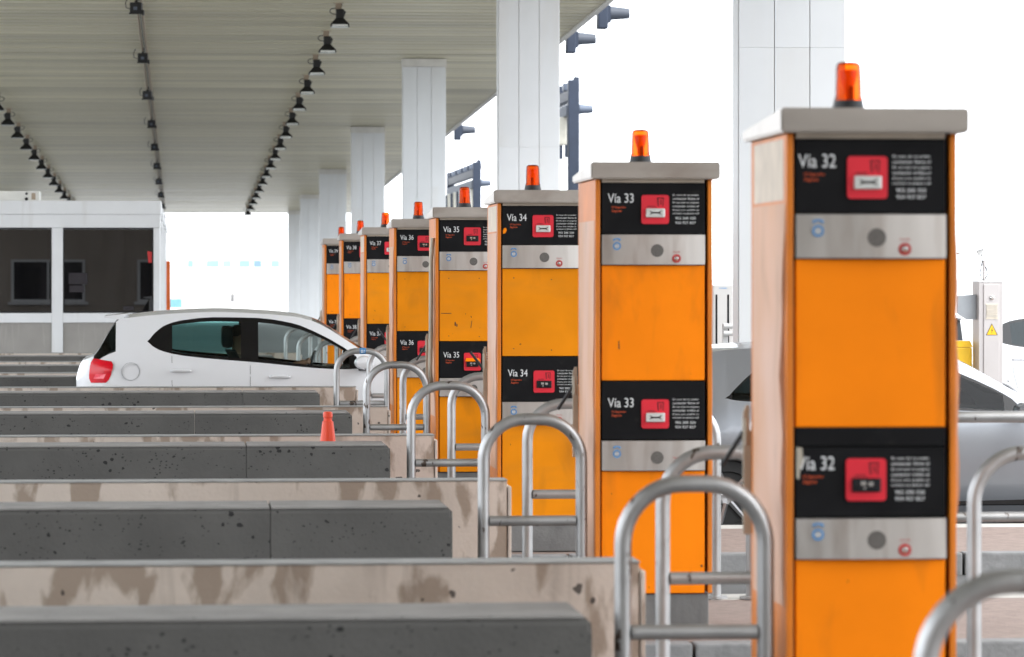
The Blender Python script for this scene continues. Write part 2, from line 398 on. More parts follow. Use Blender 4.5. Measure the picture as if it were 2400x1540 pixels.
# floodlights
def floodlight():
    t = thing('floodlight', '', 'floodlight')
    part('bracket', MB().box(-.05, .03, -.02, .02, -.10, .0).box(-.075, .055, -.05, .05, -.012, .0), 'lamp_tan', t)
    part('yoke', MB().tube([(.03, 0, -.02), (.01, 0, -.09)], .01, 6), 'lamp_black', t)
    part('housing', MB().box(-.045, .06, -.06, .06, -.20, -.085, .012).prism([(.06, -.10), (.085, -.12), (.06, -.19)], 'y', -.04, .04), 'lamp_black', t)
    part('reflector', MB().add([(-.035, -.05, -.19), (.045, -.05, -.19), (.045, .05, -.19), (-.035, .05, -.19),
                               (-.11, -.10, -.275), (.125, -.10, -.275), (.125, .10, -.275), (-.11, .10, -.275),
                               (-.115, -.105, -.31), (.13, -.105, -.31), (.13, .105, -.31), (-.115, .105, -.31)],
                              [(0, 1, 2, 3), (0, 4, 5, 1), (1, 5, 6, 2), (2, 6, 7, 3), (3, 7, 4, 0), (4, 8, 9, 5), (5, 9, 10, 6), (6, 10, 11, 7), (7, 11, 8, 4), (8, 11, 10, 9)]), 'lamp_black', t)
    part('lens', MB().box(-.092, .107, -.112, -.1055, -.307, -.284).box(-.10, .115, -.09, .09, -.316, -.3105), 'lamp_glass', t)
    part('cable', MB().tube([(-.05, 0, -.07)] + [(-.075 - .045 * math.sin(a), 0, -.11 + .035 * math.cos(a)) for a in [i * math.pi / 8 for i in range(1, 8)]] + [(-.045, 0, -.15)], .006, 6), 'lamp_black', t)
    return t
fl = floodlight(); first = True
rows = ((2.57, 62.4, 17, 'black floodlight hanging from the ceiling in the row beside the columns', 1, 'floodlights beside the columns'),
        (-4.02, 73.7, 15, 'black floodlight hanging from the ceiling in the row above the booth', -1, 'floodlights above the booths'))
for x, y0, cnt, lb, sx, grp in rows:
    for k in range(cnt):
        o = fl if first else copy_tree(fl); first = False
        yy = y0 + k * 5.4 + (0 if k else 0)
        o.location = (x, yy, ceil_z(yy) + .01); o.rotation_euler = (0, 0, random.uniform(-.06, .06) + (math.pi if sx < 0 else 0))
        o.scale = (1.28, 1.28, 1.28)
        tag(o, lb, 'floodlight', grp)
# middle cable run with small projectors
t = thing('cable_tray', 'twin conduit running along the middle of the ceiling', 'cable tray', (-.68, 0, 0))
for dx in (-.045, .04):
    part('conduit', MB().tube([(dx + .006 * math.sin(yy * .7), yy, ceil_z(yy) - .05) for yy in np.arange(20, 156, 4.)], .018, 8), 'lamp_tan', t)
part('cable', MB().tube([(.004 * math.sin(yy), yy, ceil_z(yy) - .065) for yy in np.arange(20, 156, 3.)], .012, 6), 'lamp_black', t)
def projector():
    t = thing('ceiling_projector', '', 'projector')
    part('housing', MB().box(-.09, .10, -.09, .09, -.27, -.10, .015), 'lamp_black', t)
    part('visor', MB().box(-.10, .13, -.11, -.092, -.29, -.265).box(.10, .13, -.06, .06, -.30, -.22), 'lamp_black', t)
    part('bracket', MB().box(-.02, .02, -.02, .02, -.11, 0).tube([(-.10, 0, -.20), (-.16, 0, -.18), (-.17, 0, -.10), (-.13, 0, -.02)], .007, 6), 'lamp_black', t)
    part('lens', MB().box(-.03, .03, -.095, -.091, -.22, -.17), 'slate_light', t)
    return t
pj = projector(); first = True
for k in range(10):
    o = pj if first else copy_tree(pj); first = False
    yy = 61.5 + k * 10.4
    o.location = (-.72, yy, ceil_z(yy) + .005); o.rotation_euler = (0, 0, random.uniform(-.3, .1))
    tag(o, 'small black projector hanging on the middle conduit of the ceiling', 'projector', 'projectors along the conduit')

# ------------------------------------------------------------------ concrete walls and barriers on the islands
BT = {32: .75, 33: .76, 34: .80, 35: .80, 36: .79, 37: .79, 38: .78, 39: .78, 31: .70}
for n in range(32, 40):
    Y = ym(n)
    t = thing('concrete_wall', 'beige stained concrete wall ending beside ' + WHICH[n], 'wall', (0, Y + 1.69, ISL))
    xe = 1.645
    zt = .785 + EYE - 1.8 - ISL
    edges = [-8.5, -5.4, -2.3 + .2 * (n % 3), xe]
    for a, b in zip(edges, edges[1:]):
        s_ = part('wall_segment', MB().box(a + .004, b - .004, 0, .21, 0, zt - .008, .004), 'wall_concrete', t)
        part('coping', MB().box(a + .004, b - .001, -.004, .214, zt - .0075, zt, .003), 'wall_top', s_)
    part('end_post', MB().box(xe + .001, xe + .018, -.008, .218, 0, zt - .035, .006), 'wall_concrete', t)
    b_ = thing('concrete_barrier', 'dark grey pitted barrier on the island of ' + WHICH[n], 'barrier', (0, Y - .10, ISL))
    zb = BT[n] - ISL; xe = 1.262 + .02 * ((n * 7) % 3 - 1)
    sx = {32: -1.4, 33: .405, 34: .39, 35: .10, 36: .55, 37: -1.1, 38: .1, 39: -.9}[n]
    edges = [-8.5, sx - 5.2, sx - 2.6, sx, xe] if xe - sx > .3 else [-8.5, sx - 2.6, sx, xe]
    for a, c in zip(edges, edges[1:]):
        # gently battered face with a chamfered top edge
        d = MB(); prof = [(-.02, 0), (.0, zb - .03), (.012, zb - .012), (.488, zb - .012), (.50, zb - .03), (.52, 0)]
        d.prism(prof, 'x', a + .002, c - .005 if c == xe else c - .001)
        bm = bmesh.new(); me = d.mesh('barrier_segment', 'barrier_concrete'); bm.from_mesh(me)
        if c == xe:
            es = [e for e in bm.edges if all(v.co.x > c - .01 for v in e.verts) and min(v.co.z for v in e.verts) > zb - .1]
            bmesh.ops.bevel(bm, geom=es, offset=.014, segments=3, affect='EDGES')
        bm.to_mesh(me); bm.free()
        sg = obj('barrier_segment', me, b_)
        part('barrier_lit_top', MB().box(a + .005, c - .03 if c == xe else c - .003, .004, .496, zb - .0115, zb, .005), 'barrier_lit_top', sg)  # thin paler sheet, paints the ledge as lit from above

# ------------------------------------------------------------------ hoop guards
def hoop_mesh(w, ztop, r=.19, rad=.0275):
    hw = w / 2 - rad; zc = ztop - rad
    pts = [(-hw, 0, 0), (-hw, 0, (zc - r) * .5), (-hw, 0, zc - r)]
    pts += [(-hw + r - r * math.cos(a), 0, zc - r + r * math.sin(a)) for a in [i * math.pi / 2 / 9 for i in range(1, 10)]]
    pts += [(hw - r + r * math.sin(a), 0, zc - r + r * math.cos(a)) for a in [i * math.pi / 2 / 9 for i in range(0, 10)]]
    pts += [(hw, 0, (zc - r) * .5), (hw, 0, 0)]
    return MB().tube(pts, rad, 16).mesh('hoop', 'galvanised', True)
HZ = 1.178 - ISL
hm = hoop_mesh(.51, HZ); hm_wide = hoop_mesh(.92, HZ)
cm_wide = MB().tube([(-.405, 0, 0), (.405, 0, 0)], .024, 14).mesh('cross_bar', 'galvanised', True)
cm = MB().tube([(-.2, 0, 0), (.2, 0, 0)], .024, 14).mesh('cross_bar', 'galvanised', True)
fm = MB().lathe([(.06, 0), (.06, .012), (.035, .014)], n=16).mesh('foot_plate', 'galvanised')
hoop_spots = [('A', 1.366, .06, 'front hoop guard at the wall end beside %s'),
              ('B', 1.765, 2.22, 'rear hoop guard behind the wall side of %s'),
              ('C', 2.285, 2.14, 'rear hoop guard directly behind %s'),
              ('D', 2.92, 2.10, 'rear hoop guard past the far side of %s'),
              ('E', 3.34, .16, 'front kerb hoop guard downstream of %s')]
for n in range(31, 40):
    for k, x, dy, lb in hoop_spots:
        y = ym(n) + dy
        if k == 'E' and n != 33: continue
        if n == 31:
            if k != 'A': continue
            x, y = 1.56, 8.08
        t = thing('hoop_guard', lb % WHICH[n] if n > 31 else 'galvanised hoop guard standing alone in front of the Vía 32 machine', 'hoop guard', (x + (.46 if k == 'E' else .255), y, ISL), (0, 0, random.uniform(-.02, .02)), 'galvanised hoop guards')
        obj('hoop', hm_wide if k == 'E' else hm, t); obj('cross_bar', cm_wide if k == 'E' else cm, t, (0, 0, .68 - ISL))
        for s_ in (-1, 1): obj('foot_plate', fm, t, (s_ * (.4325 if k == 'E' else .2275), 0, 0))
        if n == 36 and k == 'A':
            st = part('sticker', MB().tube([(-.02, 0, HZ - .0275), (.035, 0, HZ - .0275)], .0285, 16, caps=False), 'blue_print', t, True)
            obj('lettering', text_mesh('B!', .034, .026, 'white_print'), st, (-.01, -.0295, HZ - .043))

# ------------------------------------------------------------------ payment machines
_c = {}
def shared(key, fn):
    if key not in _c: _c[key] = fn()
    return _c[key]
def bow_plate(z0, z1, y=0.0, bulge=.016, n=14):
    d = MB(); vs = []; fs = []
    for i in range(n + 1):
        x = W * i / n; yy = y - bulge * (1 - (2 * i / n - 1) ** 2)
        vs += [(x, yy, z0), (x, yy, z1), (x, .045, z1), (x, .045, z0)]
    for i in range(n):
        a = i * 4; b = a + 4
        fs += [(a, b, b + 1, a + 1), (a + 1, b + 1, b + 2, a + 2), (a + 3, a, b, b + 3)[::-1]]
    fs += [(0, 1, 2, 3), (n * 4 + 3, n * 4 + 2, n * 4 + 1, n * 4)]
    return d.add(vs, fs)
def ring(r0, r1, x, y, z, n=24, dy=.002):
    d = MB(); vs = []; fs = []
    for j in range(n):
        a = 2 * math.pi * j / n
        for r, yy in ((r0, y), (r1, y), (r1, y + dy), (r0, y + dy)): vs.append((x + r * math.cos(a), yy, z + r * math.sin(a)))
    for j in range(n):
        a = j * 4; b = ((j + 1) % n) * 4
        for q in range(4): fs.append((a + q, a + (q + 1) % 4, b + (q + 1) % 4, b + q))
    return d.add(vs, fs)
DEP = .76
LINES = ['En caso de no poder', 'contactar llame al', 'En cas que no pugueu', 'contactar crideu al', 'If you are unable to', 'contact us please call']
def info_panel(t, n, zb, zt, base, slot, dx=0.0):
    """black panel with lettering, red slot plate; base = baseline height of the lane number"""
    p = obj('information_panel', shared(('blk', zb, zt), lambda: MB().box(0, W, .006, .05, zb + .002, zt - .002, .003).mesh('information_panel', 'black_panel')), t)
    F = .0045
    obj('lettering', text_mesh('Vía %d' % n, .120, .043, 'white_print'), p, (.028 + dx, F, base))
    obj('lettering', text_mesh('10 Segundos', .066, .0125, 'orange_print', .15), p, (.046 + dx, F, base - .028))
    obj('lettering', text_mesh('Segons', .046, .0145, 'orange_print', .15), p, (.046 + dx, F, base - .046))
    for k, s in enumerate(LINES):
        obj('lettering', text_mesh(s, .122, .0105, 'white_print', .1), p, (.330 + dx, F, base + .030 - k * .0158 - .003 * (k // 2)))
    for k, s in enumerate(('902 200 320', '934 927 827')):
        obj('lettering', text_mesh(s, .095, .0115, 'white_print'), p, (.342 + dx, F, base - .077 - k * .021))
    r0 = obj('slot_plate', shared(('red',), lambda: MB().prism(rounded(0, .128, 0, .134, .012), 'y', 0, .012).mesh('slot_plate', 'red')), p, (.184 + dx, -.003, base - .098))
    def icon():
        d = MB()
        d.prism([(.076, .082), (.080, .082), (.078, .122), (.072, .122)], 'y', -.0012, 0).prism([(.098, .082), (.101, .082), (.104, .122), (.100, .122)], 'y', -.0012, 0)
        d.box(.076, .104, -.0012, 0, .118, .122).box(.028, .062, -.0012, 0, .080, .083).box(.018, .070, -.0012, 0, .075, .0765).box(.088, .092, -.0012, 0, .09, .112)
        return d.mesh('card_symbol', 'dark_print')
    obj('card_symbol', shared(('icon',), icon), r0)
    if slot == 'white':
        def sl():
            d = MB(); d.box(.02, .108, -.014, .0, .030, .072, .005); return d.mesh('card_slot', 'slot_white', False)
        s_ = obj('card_slot', shared(('slw',), sl), r0)
        def gr(): return MB().prism([(.034, .062), (.05, .055), (.078, .055), (.096, .064), (.084, .051), (.096, .040), (.078, .048), (.05, .048), (.034, .041), (.044, .051)], 'y', -.0155, -.0135).mesh('slot_opening', 'slot_dark')
        obj('slot_opening', shared(('slg',), gr), s_)
    else:
        s_ = obj('card_slot', shared(('sld',), lambda: MB().box(.018, .110, -.009, .0, .028, .072, .004).box(.030, .098, -.016, -.008, .036, .046, .002).mesh('card_slot', 'slot_dark')), r0)
        obj('slot_throat', shared(('slc',), lambda: MB().box(.045, .062, -.0115, -.009, .05, .062).box(.07, .085, -.0115, -.009, .048, .060).box(.052, .06, -.0175, -.016, .038, .044).mesh('slot_throat', 'chrome')), s_)
        if slot == 'flap':
            obj('flap', shared(('flap',), lambda: MB().add([(.006, -.04, .070), (.122, -.04, .070), (.112, -.002, .088), (.016, -.002, .088), (.006, -.04, .075), (.122, -.04, .075), (.112, -.002, .094), (.016, -.002, .094)],
                [(0, 1, 2, 3), (7, 6, 5, 4), (0, 4, 5, 1), (1, 5, 6, 2), (2, 6, 7, 3), (3, 7, 4, 0)]).mesh('flap', 'orange_a')), s_)
def steel_panel(t, zb, zt, tint):
    p = obj('intercom_plate', shared(('stl', zb, zt), lambda: bow_plate(zb + .002, zt - .002, -.004).mesh('intercom_plate', 'steel', True)), t)
    h = zt - zb; cz = zb + h * .47
    def phone():
        z = zb + h * .70; x = .068
        d = ring(.0125, .0185, x, -.0175, z - .012)
        pts = [(x + .017 * math.cos(a), -.0165, z + .010 + .012 * math.sin(a)) for a in [R(15 + 150 * i / 8) for i in range(9)]]
        d.tube(pts, [.0025, .0045, .004, .003, .003, .003, .004, .0045, .0025], 6); return d.mesh('telephone_symbol', 'blue_print')
    obj('telephone_symbol', shared(('ph', zb), phone), p)
    def lidd():
        z = zb + h * .70 - .012; x = .068
        return MB().box(x - .009, x - .003, -.0185, -.0175, z - .004, z + .004).box(x - .002, x + .002, -.0185, -.0175, z - .004, z + .001).box(x + .003, x + .008, -.0185, -.0175, z - .003, z + .005).mesh('symbol_mark', 'white_print')
    obj('symbol_mark', shared(('phm', zb), lidd), p)
    obj('speaker_grille', shared(('grl', zb), lambda: MB().lathe([(.0, 0), (.029, 0), (.030, .003), (.030, .02)], (.255, -.022, cz), 28, 'y').mesh('speaker_grille', 'grille')), p)
    b = obj('help_button', shared(('btn', zb), lambda: MB().lathe([(.001, -.012), (.007, -.011), (.011, -.006), (.012, .0), (.012, .01)], (.345, -.019, zb + .030), 18, 'y').mesh('help_button', 'chrome', True)), p)
    obj('button_ring', shared(('rng', zb), lambda: ring(.0135, .020, .345, -.0215, zb + .030, 24, .006).mesh('button_ring', 'red_print')), p)
    obj('lettering', text_mesh('Ayuda', .034, .009, 'red_print'), p, (.328, -.0205, zb + .056))
def machine(n):
    oc = {32: 'orange_a', 33: 'orange_a', 34: 'orange_b', 35: 'orange_b', 36: 'orange_b', 37: 'orange_b', 38: 'orange_c', 39: 'orange_c'}[n]
    dxy = {32: (0, 0), 33: (0, 0), 34: (.008, -.01), 35: (.004, 0), 36: (0, .01), 37: (0, .01), 38: (-.004, 0), 39: (.003, 0)}[n]
    dz = {32: 0, 33: 0, 34: .0, 35: .0, 36: -.005, 37: 0.0, 38: -.0, 39: 0}[n]
    t = thing('payment_machine', LOOK[n], 'toll machine',
              (XL + dxy[0], ym(n) + dxy[1], ISL), (0, 0, random.uniform(-.006, .006)), 'toll payment machines')
    part('plinth', MB().box(-.02, W + .02, .02, DEP - .02, 0, .20, .008), 'plinth', t)
    obj('core', shared(('core',), lambda: MB().box(-.007, W + .007, .052, DEP - .02, .20, 2.118).mesh('core', 'black_core')), t)
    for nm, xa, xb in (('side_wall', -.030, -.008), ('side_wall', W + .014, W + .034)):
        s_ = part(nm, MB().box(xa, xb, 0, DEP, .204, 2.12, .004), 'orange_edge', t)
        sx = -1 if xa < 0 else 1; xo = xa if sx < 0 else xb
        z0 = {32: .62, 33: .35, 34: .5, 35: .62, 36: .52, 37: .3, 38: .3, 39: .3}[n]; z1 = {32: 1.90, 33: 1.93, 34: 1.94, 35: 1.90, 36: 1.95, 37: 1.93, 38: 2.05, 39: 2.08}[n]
        # faded film: a thin sheet that bulges off the side a little
        d = MB(); vs = []; fs = []; k = 14
        for i in range(k + 1):
            z = z0 + (z1 - z0) * i / k; bl = .002 + (.012 if n in (32, 35, 36) else .004) * math.sin(math.pi * i / k) * (1 + .4 * math.sin(i * 1.7 + n))
            ye = .035 + .012 * math.sin(i * .8 + n)
            for (yy, o_) in ((ye, bl), (DEP - .03, .002)):
                vs += [(xo + sx * o_, yy, z), (xo + sx * .0005, yy, z)]
        for i in range(k):
            a = i * 4; b = a + 4
            fs += [(a, b, b + 2, a + 2), (a + 1, a + 3, b + 3, b + 1), (a, a + 1, b + 1, b), (a + 2, b + 2, b + 3, a + 3)]
        fs += [(0, 2, 3, 1), (k * 4, k * 4 + 1, k * 4 + 3, k * 4 + 2)]
        d.add(vs, fs); f_ = part('faded_film', d, 'faded_film', s_, True)
        if n in (34, 37, 32) and sx < 0:
            part('pale_patch', MB().box(xo - .0012, xo - .0002, .06, DEP - .05, z1 + .01, 2.105), 'faded_patch', s_)
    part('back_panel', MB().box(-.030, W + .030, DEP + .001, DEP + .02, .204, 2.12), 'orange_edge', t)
    part('top_strip', MB().box(.002, W - .002, .004, .05, 2.105, 2.135), 'bare_edge', t)
    slots = {32: ('white', 'dark'), 33: ('white', 'white'), 34: ('white', 'dark'), 35: ('dark', 'flap'), 36: ('dark', 'dark')}.get(n, ('white', 'dark'))
    info_panel(t, n, 1.867, 2.104, 2.012, slots[0], {32: -.02}.get(n, 0))
    steel_panel(t, 1.724, 1.866, None)
    part('front_panel', MB().box(0, W, .008, .05, 1.190, 1.722, .004), oc, t)
    zlo = {32: .905, 34: .915}.get(n, .915)
    info_panel(t, n, zlo, 1.128 if n == 32 else 1.188, 1.066 if n != 32 else 1.055, slots[1], {32: -.024, 34: .006}.get(n, 0))
    if n == 32: part('cover_strip', MB().box(0, W, .005, .05, 1.130, 1.189, .002), 'black_panel', t)
    steel_panel(t, .772, zlo - .002, None)
    part('lower_panel', MB().box(0, W, .008, .05, .204, .770, .004), oc, t)
    # cap with a roof falling to the rear
    a0, a1, b0, b1 = -.055, W + .065, -.05, DEP + .06
    z0, zf, zr = 2.122, 2.200, 2.158
    bm = bmesh.new()
    vs = [bm.verts.new(p) for p in ((a0, b0, z0), (a1, b0, z0), (a1, b1, z0), (a0, b1, z0), (a0, b0, zf), (a1, b0, zf), (a1, b1, zr), (a0, b1, zr))]
    for f in ((3, 2, 1, 0), (4, 5, 6, 7), (0, 1, 5, 4), (1, 2, 6, 5), (2, 3, 7, 6), (3, 0, 4, 7)): bm.faces.new([vs[i] for i in f])
    bmesh.ops.bevel(bm, geom=list(bm.edges), offset=.006, segments=2, affect='EDGES'); bmesh.ops.recalc_face_normals(bm, faces=bm.faces)
    me = bpy.data.meshes.new('cap'); bm.to_mesh(me); bm.free(); me.materials.append(M['steel_cap'])
    cp = obj('cap', me, t)
    for bx in (.03, W - .02):
        part('bolt', MB().lathe([(.010, 0), (.010, .006), (.006, .009)], (bx, .0, 2.190), 8), 'chrome', cp)
    # beacon
    bx, by, bz = .205, .22, 2.181
    bc = part('beacon', MB().lathe([(.056, 0), (.054, .018), (.0475, .050), (.0475, .054)], (bx, by, bz), 32), 'rubber', t, True)
    rt = 1.0
    def dome():
        o_ = [(.0465, .053), (.0465, .062), (.0435, .065), (.0425, .11), (.040, .162), (.0365, .172), (.028, .177), (.012, .1785), (.001, .179)]
        i_ = [(r - .004 if r > .006 else r, h - .004) for r, h in o_][::-1]
        d = MB(); nn = 32; prof = o_; vs = []; fs = []
        for r, h in prof:
            vs += [(r * math.cos(2 * math.pi * j / nn), r * math.sin(2 * math.pi * j / nn), h) for j in range(nn)]
        for i in range(len(prof) - 1):
            fs += [(i * nn + j, i * nn + (j + 1) % nn, (i + 1) * nn + (j + 1) % nn, (i + 1) * nn + j) for j in range(nn)]
        d.add(vs, fs); return d.mesh('beacon_dome', 'amber', True)
    obj('beacon_dome', shared(('dome',), dome), bc, (bx, by, bz))
    ry = {32: 0, 33: .6, 34: 2.6, 35: 1.9, 36: 3.0, 37: 1.2, 38: 2.2, 39: .3}[n]
    obj('beacon_reflector', shared(('refl',), lambda: MB().lathe([(.004, .05), (.012, .055), (.016, .09), (.026, .125), (.030, .15), (.022, .153)], n=16).mesh('beacon_reflector', 'amber_core', True)), bc, (bx, by, bz), (0, 0, ry))
    obj('beacon_bulb', shared(('bulb',), lambda: MB().lathe([(.009, .044), (.009, .095), (.005, .10)], n=12).mesh('beacon_bulb', 'bulb', True)), bc, (bx + .006 * math.cos(ry), by - .022, bz))
    # rear plate with two short rods
    rp = part('rear_plate', MB().box(-.058, W + .058, DEP + .022, DEP + .034, .80, 1.15, .003).prism([(-.058, 1.151), (-.036, 1.151), (-.036, 1.235), (-.048, 1.235), (-.058, 1.21)], 'y', DEP + .022, DEP + .034)
              .prism([(W + .058, 1.151), (W + .036, 1.151), (W + .036, 1.235), (W + .048, 1.235), (W + .058, 1.21)], 'y', DEP + .022, DEP + .034), 'beige_plate', t)
    up = n in (35, 37)
    part('rod', MB().tube([(-.045, DEP + .03, 1.16), (-.125, DEP + .06, 1.03)] if n not in (34, 36) else [(-.045, DEP + .03, 1.08), (-.135, DEP + .06, 1.20)], .0085, 8), 'rubber', rp)
    part('rod', MB().tube([(W + .05, DEP + .03, 1.15), (W + .115, DEP + .06, .99)], .0085, 8), 'rubber', rp)
    part('hinge', MB().tube([(-.047, DEP + .03, 1.10), (-.047, DEP + .03, 1.19)], .013, 8), 'beige_plate', rp)
    part('hinge', MB().tube([(W + .047, DEP + .03, 1.10), (W + .047, DEP + .03, 1.19)], .013, 8), 'beige_plate', rp)
    for sx_, sz_ in ((.07, 1.66), (.30, 1.66), (.07, 1.23), (.30, 1.23)):
        if n not in (32, 33): obj('screw', shared(('screw',), lambda: MB().lathe([(.0022, 0), (.0036, .001), (.0036, .004)], n=8, axis='y').mesh('screw', 'rubber')), t, (sx_, .0058, sz_ + random.uniform(-.006, .006)))
    # wear that has a shape of its own
    if n == 34:
        part('peeled_spot', MB().prism([(.004, 1.952), (.010, 1.968), (.022, 1.970), (.027, 1.955), (.018, 1.938), (.004, 1.934)], 'y', .0035, .006), 'orange_c', t)
    if n == 32:
        part('peeled_spot', MB().prism([(.002, 1.03), (.002, 1.128), (.020, 1.126), (.024, 1.085), (.014, 1.06), (.010, 1.025)], 'y', .0030, .0044), 'beige_plate', t)
    part('keyhole', MB().lathe([(.001, 0), (.005, 0), (.005, .003)], (.466, .0058, .33), 10, 'y'), 'rubber', t)
    if n == 33:
        part('scratch', MB().prism([(.078, 1.335), (.083, 1.335), (.081, 1.375), (.078, 1.37)], 'y', .0068, .008), 'rubber', t)
    if n == 35:
        part('scratch', MB().prism([(.235, 1.29), (.239, 1.29), (.246, 1.345), (.243, 1.345)], 'y', .0066, .008).box(.115, .123, .0066, .008, 1.305, 1.335).box(.128, .135, .0066, .008, 1.30, 1.32).box(.010, .09, .0068, .008, 1.398, 1.402), 'rubber', t)
        # bent guard strip leaning off the left side
        d = MB().tube([(-.045, .10, 1.97), (-.058, .10, 1.8), (-.060, .10, 1.3), (-.064, .10, .95), (-.05, .10, .80)], .016, 8)
        part('bent_strip', d, 'beige_plate', t, True)
    return t
for n in range(32, 40): machine(n)

# ------------------------------------------------------------------ traffic cone between the wall and the barrier
t = thing('traffic_cone', 'faded orange traffic cone standing behind a grey concrete barrier', 'traffic cone', (.925, ym(34) + 1.05, ISL))
part('cone_body', MB().lathe([(.16, .03), (.15, .05), (.058, .52), (.046, .66), (.034, .758), (.027, .761), (.026, .780), (.030, .783), (.030, .808), (.025, .818), (.012, .820)], n=28), 'cone', t, True)
part('cone_base', MB().box(-.2, .2, -.2, .2, 0, .03, .008), 'rubber', t)

# ------------------------------------------------------------------ office building facing the booths (mirrored in their glass)
t = thing('office_building', 'beige building with white-framed windows, mirrored in the booth glass', 'building', (-24, -9.5, 0), (0, 0, R(-3)))
part('wall', MB().box(0, 48, -8, 0, 0, 7.6), 'office_wall', t)
part('roof', MB().box(-.3, 48.3, -8.3, .3, 7.61, 7.9), 'plinth', t)
for k in range(11):
    x_ = 2.2 + k * 4.1
    w_ = part('window', MB().box(x_ - .1, x_ + 2.3, .002, .05, 1.05, 1.13).box(x_ - .1, x_ + 2.3, .002, .05, 2.35, 2.43).box(x_ - .1, x_ - .01, .002, .05, 1.131, 2.349).box(x_ + 1.06, x_ + 1.14, .002, .05, 1.131, 2.349).box(x_ + 2.21, x_ + 2.3, .002, .05, 1.131, 2.349), 'booth_white', t)
    part('pane', MB().box(x_ - .009, x_ + 1.059, .004, .02, 1.131, 2.349), 'slot_dark', w_)
    part('pane', MB().box(x_ + 1.141, x_ + 2.209, .004, .02, 1.131, 2.349), 'slot_dark', w_)
    part('sill', MB().box(x_ - .2, x_ + 2.4, .002, .16, .96, 1.049), 'booth_white', w_)

# ------------------------------------------------------------------ booths
def booth(n, label):
    Y = ym(n) + .75
    t = thing('toll_booth', label, 'booth', (-.317, Y, ISL), None, 'toll booths')
    D = 1.9; X0 = -6.6; zt = 2.83
    posts = [(-.095, 0.0), (-1.61, -1.445), (-3.12, -2.96), (-4.64, -4.47), (X0, X0 + .12)]
    part('back_wall', MB().box(X0, 0, D - .06, D, 0, 2.42), 'booth_grey', t)
    part('side_wall', MB().box(-.05, 0, .075, D - .061, 0, 2.42), 'booth_white', t)
    part('side_wall', MB().box(X0, X0 + .05, .075, D - .061, 0, 2.42), 'booth_white', t)
    part('floor', MB().box(X0 + .051, -.051, .08, D - .062, 0, .08), 'booth_grey', t)
    part('roof', MB().box(X0 - .02, .02, -.03, D + .02, 2.62, zt, .02).box(X0 - .005, .005, -.008, D + .005, 2.425, 2.62, .006), 'booth_white', t)
    for a, b in posts: part('post', MB().box(a, b, 0, .07, 0, 2.423, .004), 'booth_white', t)
    xs = sorted(posts, key=lambda q: -q[0])
    for (a, _), (_, b) in zip(xs, xs[1:]):
        part('rail', MB().box(b + .001, a - .001, .004, .066, 1.005, 1.148, .004), 'booth_white', t)
        w_ = part('window', MB().box(b + .001, a - .001, .018, .05, 1.15, 1.175).box(b + .001, a - .001, .018, .05, 2.40, 2.423).box(b + .001, b + .02, .018, .05, 1.176, 2.399).box(a - .02, a - .001, .018, .05, 1.176, 2.399), 'lamp_black', t)
        part('pane', MB().box(b + .021, a - .021, .03, .038, 1.176, 2.399), 'booth_glass', w_)
        part('lower_panel', MB().box(b + .001, a - .001, .024, .05, .10, 1.003), 'booth_grey', t)
    return t
b0 = booth(40, 'white toll booth with big dark windows and an air conditioner on its roof')
part('notice', MB().prism([(-.10 - .09, 2.08), (-.10 - .02, 2.06), (-.10 - .02, 1.90), (-.10 - .07, 1.90)], 'y', .0285, .0298), 'red_print', b0)
for x_, z_, w_, h_ in ((-1.35, 1.46, .22, .10), (-1.36, 1.58, .28, .17), (-.55, 1.19, .16, .06)):
    part('paper_notice', MB().box(x_, x_ + w_, .0288, .0296, z_, z_ + h_), 'paper', b0)
blabs = {41: 'white toll booth right behind the booth with the air conditioner', 42: 'white toll booth two islands behind the air-conditioned booth',
         43: 'white toll booth three islands behind the air-conditioned booth', 44: 'last white toll booth in line, beside the orange panel'}
for n in range(41, 45): booth(n, blabs[n])
t = thing('air_conditioner', 'cream air conditioner box lying on the white booth roof', 'air conditioner', (-2.13, ym(40) + 1.2, ISL + 2.832))
part('casing', MB().box(-2.2, 0, 0, .7, .0, .15, .01), 'ac_white', t)
part('grille', MB().box(-.115, -.055, -.004, -.0005, .02, .12).box(-.10, -.07, -.006, -.0042, .05, .06), 'lamp_tan', t)
part('knob', MB().lathe([(.02, -.012), (.02, -.0005)], (-.19, 0, .11), 12, 'y').lathe([(.025, -.012), (.025, -.0005)], (-.19, 0, .03), 12, 'y'), 'lamp_black', t)
t = thing('orange_panel', 'narrow orange panel standing at the end of the booth line', 'panel', (-.365, 90, 0))
part('board', MB().box(-.02, .11, 0, .04, .18, 2.22, .004), 'orange_post', t)
part('foot', MB().box(-.06, .15, -.08, .12, 0, .179, .01), 'plinth', t)

